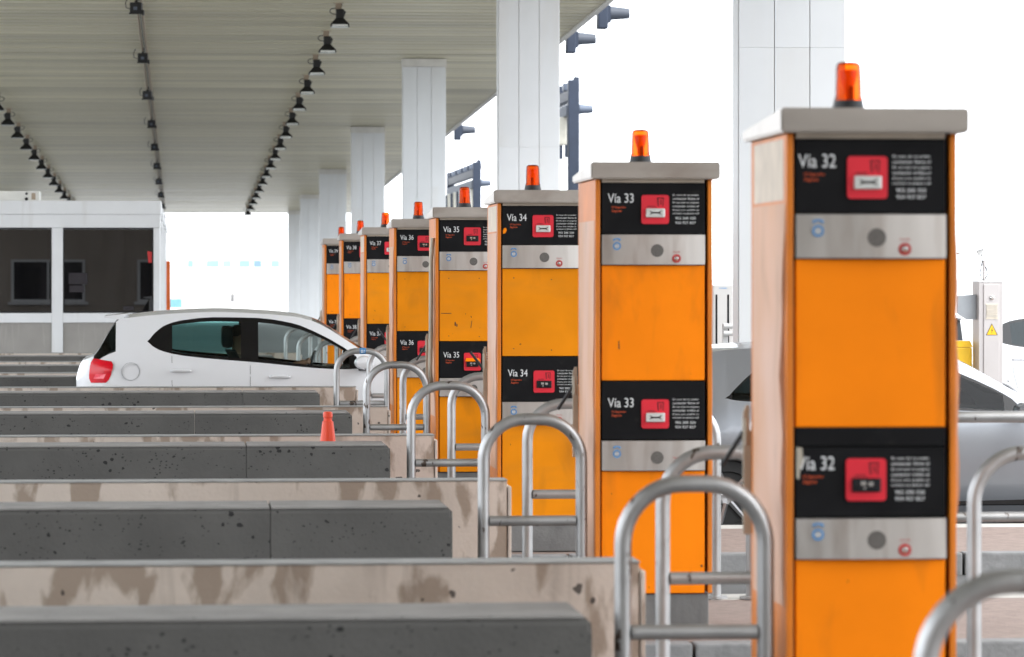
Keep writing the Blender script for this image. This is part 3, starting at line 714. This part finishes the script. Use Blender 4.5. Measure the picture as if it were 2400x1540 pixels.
# ------------------------------------------------------------------ traffic lights along the canopy edge
def traffic_light(y, label):
    z = ceil_z(y)
    t = thing('traffic_light', label, 'traffic light', (CX1 + .105, y, z), None, 'traffic lights on the canopy edge'); t.scale = (1.25, 1.25, 1.25)
    part('bracket', MB().box(0, .06, -.03, .03, .05, .12), 'slate', t)
    part('housing', MB().box(.06, .20, -.13, .13, -.17, .22, .02).prism([(.20, -.10), (.235, -.08), (.235, .14), (.20, .16)], 'y', -.11, .11), 'slate', t)
    d = MB(); vs = []; fs = []; nn = 16
    for i, (x, r) in enumerate(((.236, .115), (.50, .085))):
        for j in range(nn + 1):
            a = R(-40 + 260 * j / nn)
            for rr in (r, r - .006): vs.append((x if a < R(90) or True else x, rr * math.cos(a), .03 + rr * math.sin(a)))
    k = (nn + 1) * 2
    for j in range(nn):
        fs += [(j * 2, j * 2 + 2, k + j * 2 + 2, k + j * 2), (j * 2 + 1, k + j * 2 + 1, k + j * 2 + 3, j * 2 + 3), (k + j * 2, k + j * 2 + 2, k + j * 2 + 3, k + j * 2 + 1), (j * 2, j * 2 + 1, j * 2 + 3, j * 2 + 2)]
    fs += [(0, k, k + 1, 1), (nn * 2, nn * 2 + 1, k + nn * 2 + 1, k + nn * 2)]
    d.add(vs, fs); part('visor', d, 'visor_slate', t, True)
    part('lens', MB().lathe([(.001, 0), (.08, 0), (.10, .012)], (.237, 0, .03), 20, 'x'), 'slot_dark', t)
    return t
traffic_light(64.6, 'higher of two hooded slate traffic lights beside the column behind the Vía 34 beacon')
traffic_light(69.9, 'lower of two hooded slate traffic lights beside the column behind the Vía 34 beacon')
traffic_light(98.8, 'lone hooded slate traffic light beside the column behind the Vía 36 beacon')

# gantries beyond the canopy
def gantry(x, y, zt, span, label, w=.24):
    t = thing('signal_gantry', label, 'gantry', (x, y, 0))
    part('post', MB().box(0, w, 0, .22, 0, zt, .02), 'slate', t)
    part('post_cap', MB().prism([(.11, zt + .002), (w, zt + .002), (w, zt + .05), (.14, zt + .07)], 'y', .02, .2), 'slate', t)
    part('post', MB().box(0, w, span - .22, span, 0, zt, .02), 'slate', t)
    part('beam', MB().box(.03, w - .03, .223, span - .223, zt - .42, zt - .20, .01), 'slate', t)
    part('beam', MB().box(-.02, w - .06, .223, span - .223, zt - .75, zt - .52, .01), 'slate_light', t)
    yy = .8; k = 0
    while yy < span - 1:
        b_ = part('signal_box', MB().box(-.02, .18, yy, yy + .35, zt - .195, zt - .03, .02), 'slate' if k % 2 else 'slate_light', t)
        part('signal_box', MB().box(-.14, .06, yy + .1, yy + .5, zt - 1.35, zt - .755, .02), 'box_cream' if k % 2 == 0 else 'slate', t)
        part('hanger', MB().box(.08, .16, yy + .7, yy + .8, zt - 1.6, zt - .755), 'slate', t)
        yy += 1.25; k += 1
    part('visor', MB().lathe([(.11, w + .001), (.08, w + .29)], (0, .11, zt - .62), 18, 'x'), 'slate_light', t, True)
    return t
gantry(8.17, 80.6, 6.02, 11.2, 'tall slate signal gantry post behind the Vía 33 machine')
g2 = gantry(8.5, 111.5, 5.22, 11.2, 'slate signal gantry with signal boxes behind the Vía 35 machine')
part('antenna', MB().prism([(.23, 5.0), (.25, 5.0), (.36, 5.50), (.31, 5.48)], 'y', .05, .08).prism([(.12, 5.223), (.15, 5.223), (.17, 5.40), (.14, 5.40)], 'y', .05, .08), 'slate_light', g2)

# ------------------------------------------------------------------ cars
def pch(xs, ys):
    xs = np.array(xs, float); ys = np.array(ys, float); h = np.diff(xs); dl = np.diff(ys) / h; m = np.zeros(len(xs))
    m[0], m[-1] = dl[0], dl[-1]
    for i in range(1, len(xs) - 1):
        m[i] = 0 if dl[i - 1] * dl[i] <= 0 else 2 / (1 / dl[i - 1] + 1 / dl[i])
    def f(x):
        i = int(np.clip(np.searchsorted(xs, x) - 1, 0, len(h) - 1)); t = np.clip((x - xs[i]) / h[i], 0, 1)
        return float((1 + 2 * t) * (1 - t) ** 2 * ys[i] + t * (1 - t) ** 2 * h[i] * m[i] + t * t * (3 - 2 * t) * ys[i + 1] + t * t * (t - 1) * h[i] * m[i + 1])
    return f
TOP = pch([0, .03, .08, .17, .27, .385, .43, .7, 1.0, 1.35, 1.85, 2.18, 2.37, 2.6, 2.9, 3.05, 3.4, 3.8, 4.02, 4.12, 4.16],
          [.86, .97, 1.03, 1.065, 1.22, 1.40, 1.435, 1.475, 1.498, 1.51, 1.49, 1.455, 1.395, 1.255, 1.075, 1.03, .985, .90, .80, .68, .52])
ZL = pch([0, .3, .69, .74, .84, 1.05, 1.76, 2.6, 2.80, 3.0, 3.5, 4.16], [.80, 1.0, 1.19, 1.145, 1.095, 1.05, .985, .918, .925, .93, .90, .45])
ZU = pch([0, .3, .69, .76, .86, 1.01, 1.34, 1.76, 2.1, 2.39, 2.72, 2.80, 3.0, 3.5, 4.16], [.82, 1.06, 1.19, 1.27, 1.345, 1.392, 1.425, 1.417, 1.367, 1.250, 1.045, .955, .97, .93, .48])
ZL_B = pch([0, .3, .69, .74, .84, 1.05, 1.76, 2.6, 2.80, 3.0, 3.5, 4.16], [.80, 1.0, 1.075, 1.062, 1.05, 1.04, 1.005, .965, .96, .94, .90, .45])
ZU_B = pch([0, .3, .69, .76, .86, 1.01, 1.34, 1.76, 2.1, 2.39, 2.72, 2.80, 3.0, 3.5, 4.16], [.82, 1.06, 1.075, 1.14, 1.24, 1.35, 1.425, 1.417, 1.367, 1.250, 1.065, .985, .97, .93, .48])
YW = pch([0, .06, .16, .35, .7, 1.6, 3.0, 3.6, 3.95, 4.1, 4.16], [.60, .70, .78, .825, .84, .845, .84, .81, .70, .52, .40])
def tumble(x, z): return YW(x) - max(0, z - .93) * .40 - max(0, z - .86) * .05
def body_point(x, z): return tumble(x, z)
def car(name, label, paint, loc, sc=(1, 1, 1), tint='glass_tint', clear='glass_clear', low=None, up=None, quarter=.93):
    ZL_, ZU_ = low or ZL, up or ZU
    t = thing(name, label, 'car', loc); t.scale = sc
    base = sorted(set([0, .015, .03, .055, .08, .12, .17, .22, .27, .33, .385, .43, .5, .58, .64, .69, .72, .74, .76, .80, .84, .88, .93, 1.01, 1.05, 1.2, 1.34, 1.5, 1.60, 1.69, 1.77, 1.9, 2.0,
                       2.1, 2.18, 2.3, 2.37, 2.48, 2.6, 2.66, 2.72, 2.76, 2.80, 2.85, 2.9, 2.97, 3.05, 3.12, 3.2, 3.3, 3.4, 3.5, 3.6, 3.7, 3.8, 3.9, 3.97, 4.02, 4.07, 4.12, 4.145, 4.16]))
    lowz = [.17, .24, .32, .40, .48, .56, .64, .72]
    nrow = len(lowz) + 6
    def ringpts(x):
        top = TOP(x); zl = min(ZL_(x), top - .05); zu = min(ZU_(x), top - .03); re = top - .035 if x > .45 and x < 2.9 else top - .022
        if zu > re - .005: zu = re - .005
        if zl > zu: zl = zu
        scale = min(1, (zl - .10) / .85) if x > 3.9 else 1
        P = []
        for i, z in enumerate(lowz):
            zz = .17 + (z - .17) * min(1.0, max(.3, (zl - .25) / .60)); f = (.90, .955, .975, .985, .993, 1.0, 1.003, 1.003)[i]
            P.append((YW(x) * f, zz))
        P.append((YW(x) * 1.0, (P[-1][1] + zl) / 2 + .01))
        P.append((tumble(x, zl), zl)); P.append((tumble(x, zu), zu))
        ye = min(tumble(x, re), tumble(x, zu) - .02) - (.03 if x > .45 and x < 2.9 else .05)
        P.append((ye, re)); P.append((ye * .62, top - .008)); P.append((0.0, top))
        return P
    rings = [ringpts(x) for x in base]
    rl = len(lowz) + 1; ru = rl + 1; rr_ = ru + 1
    wheels = ((.70, .30), (3.24, .30)); WR = .345
    groups = {'body': MB(), 'trim': MB(), 'rear_glass': MB(), 'front_glass': MB(), 'wind': MB(), 'hatch': MB()}
    for sgn in (-1, 1):
        for i in range(len(base) - 1):
            xm = (base[i] + base[i + 1]) / 2
            for j in range(nrow - 1):
                q = [(base[i], rings[i][j]), (base[i + 1], rings[i + 1][j]), (base[i + 1], rings[i + 1][j + 1]), (base[i], rings[i][j + 1])]
                zm = sum(p[1][1] for p in q) / 4
                if j < rl - 1 and any((xm - wx) ** 2 + (zm - wz) ** 2 < (WR + .0) ** 2 for wx, wz in wheels): continue
                key = 'body'; off = 0.0
                if j == rl and .69 <= xm <= 2.80:
                    if xm < quarter or 1.60 < xm < 1.77 or xm > 2.66: key = 'trim'
                    else: key = 'rear_glass' if xm < 1.65 else 'front_glass'
                elif j >= rr_ and 2.30 < xm < 2.92: key = 'wind'
                elif j >= ru and .17 < xm < .40: key = 'hatch'
                vs = [(x, sgn * p[0], p[1]) for x, p in q]
                if key.endswith('glass'):
                    # split into a black edge above and below and the pane between
                    def L(a, b, f): return tuple(a[k] + (b[k] - a[k]) * f for k in range(3))
                    lo, hi = .07, .90
                    a, b, c, d_ = vs
                    groups['trim'].add([a, b, L(b, c, lo), L(a, d_, lo)], [(0, 1, 2, 3)])
                    groups['trim'].add([L(a, d_, hi), L(b, c, hi), c, d_], [(0, 1, 2, 3)])
                    groups[key].add([L(a, d_, lo), L(b, c, lo), L(b, c, hi), L(a, d_, hi)], [(0, 1, 2, 3)])
                else: groups[key].add(vs, [(0, 1, 2, 3)])
    for i, x in ((0, base[0]), (len(base) - 1, base[-1])):
        ps = [(x, -p[0], p[1]) for p in rings[i]] + [(x, p[0], p[1]) for p in rings[i][::-1][1:]]
        groups['body'].add(ps, [tuple(range(len(ps)))])
    fl_ = MB()
    def weld(mb, nm, m, par):
        me = mb.mesh(nm, m); bm = bmesh.new(); bm.from_mesh(me); bmesh.ops.remove_doubles(bm, verts=bm.verts, dist=.0005)
        bmesh.ops.dissolve_degenerate(bm, dist=.0005, edges=bm.edges); bmesh.ops.recalc_face_normals(bm, faces=bm.faces); bm.to_mesh(me); bm.free()
        me.shade_smooth(); me.set_sharp_from_angle(angle=R(32)); return obj(nm, me, par)
    body = weld(groups['body'], 'body', paint, t)
    for nm, g_, m_ in (('side_window_trim', 'trim', 'car_black'), ('rear_side_window', 'rear_glass', tint), ('front_side_window', 'front_glass', clear), ('windscreen', 'wind', 'glass_clear'), ('rear_window', 'hatch', 'glass_dark')):
        mb = groups[g_]
        if 'side' in nm:
            for sg in (-1, 1):
                h = MB()
                for f in mb.f:
                    if all(mb.v[i][1] * sg > 0 for i in f): h.add([mb.v[i] for i in f], [(0, 1, 2, 3)])
                weld(h, nm, m_, t)
        else: weld(mb, nm, m_, t)
    # roof spoiler, floor, seats, dashboard
    part('spoiler', MB().add([(.27, -.52, 1.437), (.27, .52, 1.437), (.50, .54, 1.462), (.50, -.54, 1.462), (.27, -.52, 1.418), (.27, .52, 1.418), (.44, .54, 1.40), (.44, -.54, 1.40)],
         [(0, 1, 2, 3), (7, 6, 5, 4), (0, 4, 5, 1), (1, 5, 6, 2), (2, 6, 7, 3), (3, 7, 4, 0)]), paint, body, False)
    part('floor', MB().box(.25, 3.2, -.72, .72, .18, .26), 'car_black', t)
    def seat(x, yc, wd_, m, hr=True):
        d = MB().box(x, x + .5, yc - wd_ / 2, yc + wd_ / 2, .30, .50, .06)
        d.add([(x - .20, yc - wd_ / 2, 1.09), (x - .20, yc + wd_ / 2, 1.09), (x + .06, yc + wd_ / 2, .45), (x + .06, yc - wd_ / 2, .45), (x - .10, yc - wd_ / 2, 1.09), (x - .10, yc + wd_ / 2, 1.09), (x + .18, yc + wd_ / 2, .48), (x + .18, yc - wd_ / 2, .48)],
              [(0, 1, 2, 3), (7, 6, 5, 4), (0, 4, 5, 1), (1, 5, 6, 2), (2, 6, 7, 3), (3, 7, 4, 0)])
        s_ = part('seat', d, m, t, True)
        if hr: part('headrest', MB().box(x - .24, x - .13, yc - .13, yc + .13, 1.12, 1.33, .04), 'seat', s_, True)
    seat(1.66, -.36, .5, 'seat'); seat(1.66, .36, .5, 'seat'); seat(.98, 0, 1.2, 'seat_cover', False)
    part('headrest', MB().box(.72, .80, -.5, -.25, 1.08, 1.2, .03).box(.72, .80, .25, .5, 1.08, 1.2, .03), 'seat', t, True)
    part('dashboard', MB().box(2.42, 2.9, -.66, .66, .55, .94, .05), 'car_black', t, True)
    part('steering_wheel', MB().tube([(2.30 + .06 * math.cos(a), .36 + .18 * math.sin(a), .90 + .17 * math.cos(a)) for a in [i * math.pi / 12 for i in range(24)]], .014, 8, closed=True).tube([(2.42, .36, .80), (2.30, .36, .89)], .03, 8), 'car_black', t, True)
    # doors: handles, gaps; fuel flap, lamps, mirrors
    for sgn in (-1, 1):
        for hx, hz in ((1.02, .905), (1.98, .845)):
            yb_ = YW(hx) * 1.003
            part('door_handle', MB().tube([(hx - .10, sgn * (yb_ - .004), hz), (hx - .08, sgn * (yb_ + .022), hz + .004), (hx, sgn * (yb_ + .03), hz + .006), (hx + .08, sgn * (yb_ + .022), hz + .002), (hx + .10, sgn * (yb_ - .004), hz)], [.012, .016, .017, .016, .012], 8), paint, t, True)
        for dx, z1_ in ((.93, 1.07), (1.69, .98), (2.83, .90)):
            d = MB()
            zz = [.36, .5, .64, .72, .8, z1_ - .02]
            xo_ = [dx + (.10 * max(0, .75 - z) / .4 if dx < 1 else 0) for z in zz]
            for q in range(len(zz) - 1):
                ps = []
                for zq, xq in ((zz[q], xo_[q]), (zz[q + 1], xo_[q + 1])):
                    yq = YW(xq) * (1.003 if zq > .6 else .985 + .018 * (zq - .36) / .24) + .004
                    if zq > .78: yq = YW(xq) + .004 - max(0, zq - .93) * .4
                    ps.append((xq, yq, zq))
                d.add([(ps[0][0] - .0018, sgn * ps[0][1], ps[0][2]), (ps[0][0] + .0018, sgn * ps[0][1], ps[0][2]), (ps[1][0] + .0018, sgn * ps[1][1], ps[1][2]), (ps[1][0] - .0018, sgn * ps[1][1], ps[1][2])], [(0, 1, 2, 3)])
            part('door_gap', d, 'car_rubber', body)
        part('sill_moulding', MB().box(1.08, 2.86, sgn * .80 - .012, sgn * .80 + .02, .235, .30, .01), 'car_black', t)
        # tail lamp follows the rear corner
        d = MB(); vs = []; fs = []; ns, nz_ = 10, 6
        def corner(u, z):
            # u 0..1 from the rear face round the corner onto the side
            x = .115 + u * .27; return x, YW(x) + .006 - max(0, z - .93) * .35
        for a in range(ns + 1):
            for b in range(nz_ + 1):
                t_ = b / nz_; rd = .10 * (abs(2 * t_ - 1) ** 4); z = .79 + (.238 - .03 * a / ns) * t_; u = .03 + .09 * t_ + rd + (a / ns) * (.74 + .12 * t_ - 2 * rd)
                x, yy = corner(u, z); vs.append((x - .004, sgn * yy, z))
        for a in range(ns):
            for b in range(nz_):
                k = a * (nz_ + 1) + b; fs.append((k, k + nz_ + 1, k + nz_ + 2, k + 1))
        d.add(vs, fs); tl_ = part('tail_lamp', d, 'tail_red', t, True)
        h_ = MB(); x_a, x_b = .17, .27
        h_.add([(x_a, sgn * (YW(x_a) + .0095), .83), (x_b, sgn * (YW(x_b) + .0095), .83), (x_b + .02, sgn * (YW(x_b + .02) + .0095), .875), (x_a + .02, sgn * (YW(x_a + .02) + .0095), .875)], [(0, 1, 2, 3)])
        part('reversing_lens', h_, 'tail_bright', tl_)
        # mirror
        m_ = MB().lathe([(.02, -.11), (.075, -.09), (.095, -.03), (.09, .05), (.05, .10), (.01, .11)], (0, 0, 0), 16, 'y')
        mo = part('mirror', m_, paint, t, True, (2.79, sgn * .955, .985)); mo.scale = (1.0, 1, .72)
        part('mirror_arm', MB().box(2.74, 2.84, min(sgn * .80, sgn * .93), max(sgn * .80, sgn * .93), .905, .935, .01), 'car_black', t)
        part('headlamp', MB().add([(3.66, sgn * .802, .74), (3.92, sgn * .735, .70), (4.10, sgn * .52, .62), (3.70, sgn * .798, .86), (3.94, sgn * .70, .80), (4.09, sgn * .54, .69)], [(0, 1, 4, 3), (1, 2, 5, 4)]), 'headlight', t)
    part('fuel_flap', ring(.085, .0875, .53, -.8445, .90, 28, .012), 'paint_silver', body)
    for wx, wz in wheels:
        for sgn in (-1, 1):
            yo = sgn * .70
            prof = [(.20, -.10), (.285, -.10), (.305, -.08), (.305, .07), (.285, .095), (.21, .10), (.20, .08)]
            if sgn < 0: prof = [(r, -h) for r, h in prof]
            wh = part('wheel', MB().lathe([(r, h) for r, h in prof], (wx, yo, wz), 32, 'y'), 'car_rubber', t, True)
            d = MB().lathe([(.001, sgn * .085), (.05, sgn * .09), (.06, sgn * .07)], (wx, yo, wz), 20, 'y')
            for q in range(7):
                a = 2 * math.pi * q / 7; d.tube([(wx + .04 * math.cos(a), yo + sgn * .08, wz + .04 * math.sin(a)), (wx + .20 * math.cos(a), yo + sgn * .085, wz + .20 * math.sin(a))], [.022, .016], 6)
            part('rim', d, 'rim', wh)
            part('wheel_arch', MB().tube([(wx + WR * math.cos(a), sgn * (YW(wx) * .99), max(.2, wz + WR * math.sin(a))) for a in [R(-15 + 210 * i / 20) for i in range(21)]], .028, 8), paint, body, True)
            part('wheel_well', MB().lathe([(WR + .02, 0), (WR + .02, .001)], (wx, sgn * .55, wz), 24, 'y'), 'car_black', t)
    return t
car('white_car', 'white hatchback driving through the lane in front of the white booth', 'paint_white', (-1.02, 38.15, 0))
car('silver_car', 'silver hatchback behind the Vía 32 machine, hidden by it in the middle', 'paint_silver', (3.09, 27.22, 0), (1.0, 1, .90), 'glass_dark', 'glass_clear', ZL_B, ZU_B, .75)
car('distant_car', 'white car beyond the steel camera post, with only its dark side window showing', 'paint_white', (8.72, 44.9, 0), (1.05, 1, .95), 'glass_dark', 'glass_dark')
# driver of the white car: one skinned body, seated, hands on the wheel
def person(loc):
    J = {'pelvis': ((1.62, .36, .50), .14), 'belly': ((1.58, .36, .66), .13), 'chest': ((1.55, .36, .86), .14), 'neck0': ((1.56, .36, 1.02), .06), 'neck': ((1.58, .36, 1.09), .052),
         'jaw': ((1.62, .36, 1.145), .062), 'skull': ((1.60, .36, 1.22), .088), 'crown': ((1.59, .36, 1.295), .062)}
    E_ = [('pelvis', 'belly'), ('belly', 'chest'), ('chest', 'neck0'), ('neck0', 'neck'), ('neck', 'jaw'), ('jaw', 'skull'), ('skull', 'crown')]
    J['nose'] = ((1.712, .36, 1.185), .014); E_.append(('jaw', 'nose'))
    for s_, nm in ((-1, 'r'), (1, 'l')):
        y_ = .36
        J['sh' + nm] = ((1.56, y_ + s_ * .17, .98), .06); J['el' + nm] = ((1.84, y_ + s_ * .23, .82), .043); J['wr' + nm] = ((2.16, y_ + s_ * .19, .93), .028); J['pa' + nm] = ((2.24, y_ + s_ * .18, .955), .032)
        E_ += [('chest', 'sh' + nm), ('sh' + nm, 'el' + nm), ('el' + nm, 'wr' + nm), ('wr' + nm, 'pa' + nm)]
        for k in range(4):
            dz = .018 - .012 * k
            J['f%d' % k + nm] = ((2.295, y_ + s_ * (.175 + .004 * k), .975 + dz), .0095); J['g%d' % k + nm] = ((2.305 + .006 * k, y_ + s_ * (.14), .97 + dz * 1.5), .0085)
            E_ += [('pa' + nm, 'f%d' % k + nm), ('f%d' % k + nm, 'g%d' % k + nm)]
        J['t' + nm] = ((2.25, y_ + s_ * .135, .985), .010); E_.append(('pa' + nm, 't' + nm))
        J['hp' + nm] = ((1.68, y_ + s_ * .10, .53), .095); J['kn' + nm] = ((2.12, y_ + s_ * .12, .60), .065); J['an' + nm] = ((2.38, y_ + s_ * .10, .36), .045); J['to' + nm] = ((2.52, y_ + s_ * .10, .35), .035)
        E_ += [('pelvis', 'hp' + nm), ('hp' + nm, 'kn' + nm), ('kn' + nm, 'an' + nm), ('an' + nm, 'to' + nm)]
    ks = list(J); me = bpy.data.meshes.new('person'); me.from_pydata([J[k][0] for k in ks], [(ks.index(a), ks.index(b)) for a, b in E_], [])
    o = bpy.data.objects.new('person', me); COL.objects.link(o)
    md = o.modifiers.new('skin', 'SKIN')
    sv_ = me.skin_vertices[0].data
    for i, k in enumerate(ks): sv_[i].radius = (J[k][1], J[k][1]); sv_[i].use_root = (k == 'pelvis')
    o.modifiers.new('sub', 'SUBSURF').levels = 2
    bpy.context.view_layer.update()
    me2 = bpy.data.meshes.new_from_object(o.evaluated_get(bpy.context.evaluated_depsgraph_get())); bpy.data.objects.remove(o)
    me2.materials.clear(); me2.materials.append(M['brown_shirt']); me2.materials.append(M['skin'])
    for p in me2.polygons:
        c = p.center; p.material_index = 1 if (c.z > 1.045 or (c.x > 1.86 and c.z > .70)) else 0; p.use_smooth = True
    o = obj('person', me2, None, loc); tag(o, 'dark-haired driver in brown seated behind the wheel of the white hatchback', 'person')
    h = MB(); vs = []; fs = []; a_, b_ = 16, 9
    for i in range(b_ + 1):
        ph = R(4 + 92 * i / b_)
        for j in range(a_):
            th = 2 * math.pi * j / a_; fr = max(0, math.cos(th)); ph2 = ph * (1 - .38 * fr)
            vs.append((1.588 + .103 * math.sin(ph2) * math.cos(th), .36 + .092 * math.sin(ph2) * math.sin(th), 1.235 + .105 * math.cos(ph2)))
    for i in range(b_):
        for j in range(a_): fs.append((i * a_ + j, i * a_ + (j + 1) % a_, (i + 1) * a_ + (j + 1) % a_, (i + 1) * a_ + j))
    fs.append(tuple(range(a_ - 1, -1, -1))); h.add(vs, fs); part('hair', h, 'hair', o, True)
person((-1.02, 38.15, 0))

# ------------------------------------------------------------------ small street furniture on the right
# steel post with camera, louvre and warning triangle
t = thing('camera_post', 'steel cabinet post with louvre, warning triangle and small camera on top', 'camera post', (7.40, 35.1, ISL))
ph_ = 1.63
part('cabinet', MB().box(0, .225, 0, .28, 0, ph_, .004), 'post_steel', t)
part('lid', MB().box(-.006, .231, -.006, .286, ph_ + .001, ph_ + .010), 'white_plastic', t)
dr = part('door', MB().box(.045, .19, -.012, -.0005, .05, ph_ - .02, .003), 'post_steel', t)
for z in np.arange(1.30, 1.42, .0115): part('louvre_slat', MB().box(.068, .172, -.022, -.0125, z, z + .007), 'vent_cream', dr)
part('louvre_frame', MB().box(.062, .178, -.018, -.0125, 1.285, 1.299).box(.062, .178, -.018, -.0125, 1.42, 1.43), 'vent_cream', dr)
part('knob', MB().lathe([(.012, -.035), (.020, -.03), (.020, -.0125)], (.12, 0, 1.485), 14, 'y'), 'chrome', dr)
sg_ = part('warning_triangle', MB().prism([(.064, 1.135), (.176, 1.135), (.120, 1.245)], 'y', -.0145, -.0125), 'rubber', dr)
part('sign_face', MB().prism([(.073, 1.140), (.167, 1.140), (.120, 1.234)], 'y', -.0155, -.0146), 'yellow', sg_)
part('lightning_symbol', MB().prism([(.126, 1.205), (.112, 1.178), (.121, 1.180), (.114, 1.150), (.131, 1.186), (.121, 1.184)], 'y', -.0165, -.0156), 'rubber', sg_)
part('side_wing', MB().prism([(-.185, ISL + 1.36), (-.003, ISL + 1.375), (-.003, ISL + 1.14), (-.09, ISL + 1.14), (-.185, ISL + 1.20)], 'y', .10, .13), 'wing_grey', t)
mp = part('camera_mast', MB().tube([(.075, .12, ph_ + .01), (.075, .12, ph_ + .20)], .016, 10).tube([(.055, .12, ph_ + .16), (.10, .12, ph_ + .16)], .006, 8), 'post_steel', t, True)
cm_ = part('camera', MB().prism([(-.17, 1.885), (.08, 1.955), (.07, 1.985), (.02, 1.978), (-.18, 1.905)], 'y', .07, .17).prism([(.005, 1.925), (.075, 1.945), (.045, 1.875), (.02, 1.875)], 'y', .10, .14), 'white_plastic', t)
part('cable', MB().tube([(.05, .12, 1.93), (.055, .11, 1.83), (.035, .11, 1.72), (.045, .11, 1.66), (.08, .11, 1.65), (.105, .11, 1.70), (.095, .11, 1.76), (.08, .11, 1.78)], .006, 8), 'cable', t, True)
# yellow bollard beside it
t = thing('yellow_bollard', 'bright yellow square bollard left of the steel camera post', 'bollard', (7.17, 35.25, ISL))
part('shaft', MB().box(0, .20, 0, .20, 0, 1.02, .015), 'yellow', t)
part('cap', MB().prism([(-.005, 1.021), (.205, 1.021), (.18, 1.08), (.02, 1.08)], 'y', 0, .2), 'yellow', t)
# white slotted totem left of the broad column
t = thing('detector_totem', 'slim white detector totem with two black slots beside the broad column', 'totem', (5.06, 36.2, ISL))
part('casing', MB().box(0, .19, 0, .16, 0, 1.60, .008), 'white_plastic', t)
part('slot', MB().box(.022, .040, -.003, -.0005, .75, 1.51), 'slot_dark', t)
part('slot', MB().box(.135, .153, -.003, -.0005, .75, 1.51), 'slot_dark', t)
part('maker_mark', MB().box(.06, .065, -.002, -.0005, 1.565, 1.578).box(.07, .13, -.002, -.0005, 1.568, 1.574), 'blue_print', t)
t = thing('guard_rail', 'white two-pipe guard rail in front of the slim white totem', 'guard rail', (4.86, 34.1, ISL))
for z in (1.17, 1.235): part('rail', MB().tube([(0, 0, z), (1.3, 0, z)], .024, 12), 'white_plastic', t, True)
for x in (.02, 1.28): part('post', MB().box(x - .025, x + .025, .026, .07, 0, 1.26, .004), 'white_plastic', t)

# ------------------------------------------------------------------ beyond the canopy
t = thing('distant_building', 'pale distant building with a row of bluish windows beyond the open end', 'building', (-4, 330, 0))
part('wall', MB().box(0, 26, 0, 14, 0, 6.2), 'building_white', t)
part('roof', MB().box(-.3, 26.3, -.3, 14.3, 6.2, 6.7), 'building_white', t)
for x, w_, m_ in ((4.55, .5, 'window_cyan'), (6.15, 1.1, 'window_cyan'), (7.55, .75, 'window_cyan'), (8.95, .95, 'window_cyan'), (10.2, .7, 'window_blue'), (11.7, .75, 'window_cyan')):
    f_ = part('window', MB().box(x - .05, x + w_ + .05, -.03, -.002, 2.75, 3.45), 'building_white', t)
    part('pane', MB().box(x, x + w_, -.05, -.031, 2.8, 3.4), m_, f_)
t = thing('shipping_container', 'light blue container beyond the open end of the canopy', 'container', (-1.2, 240, 0))
part('box', MB().box(.2, 1.25, 0, 4, 0, .55), 'container_cyan', t)
for k in range(6): part('rib', MB().box(.25 + k * .17, .31 + k * .17, -.03, -.001, .02, .52), 'container_cyan', t)

t = thing('distant_post', 'pale grey post far off beyond the open end of the canopy', 'post', (3.85, 300, 0))
part('shaft', MB().box(0, .30, 0, .3, 0, .62, .02), 'plinth', t)
part('head', MB().box(.03, .27, .03, .27, .621, .78, .02), 'box_cream', t)
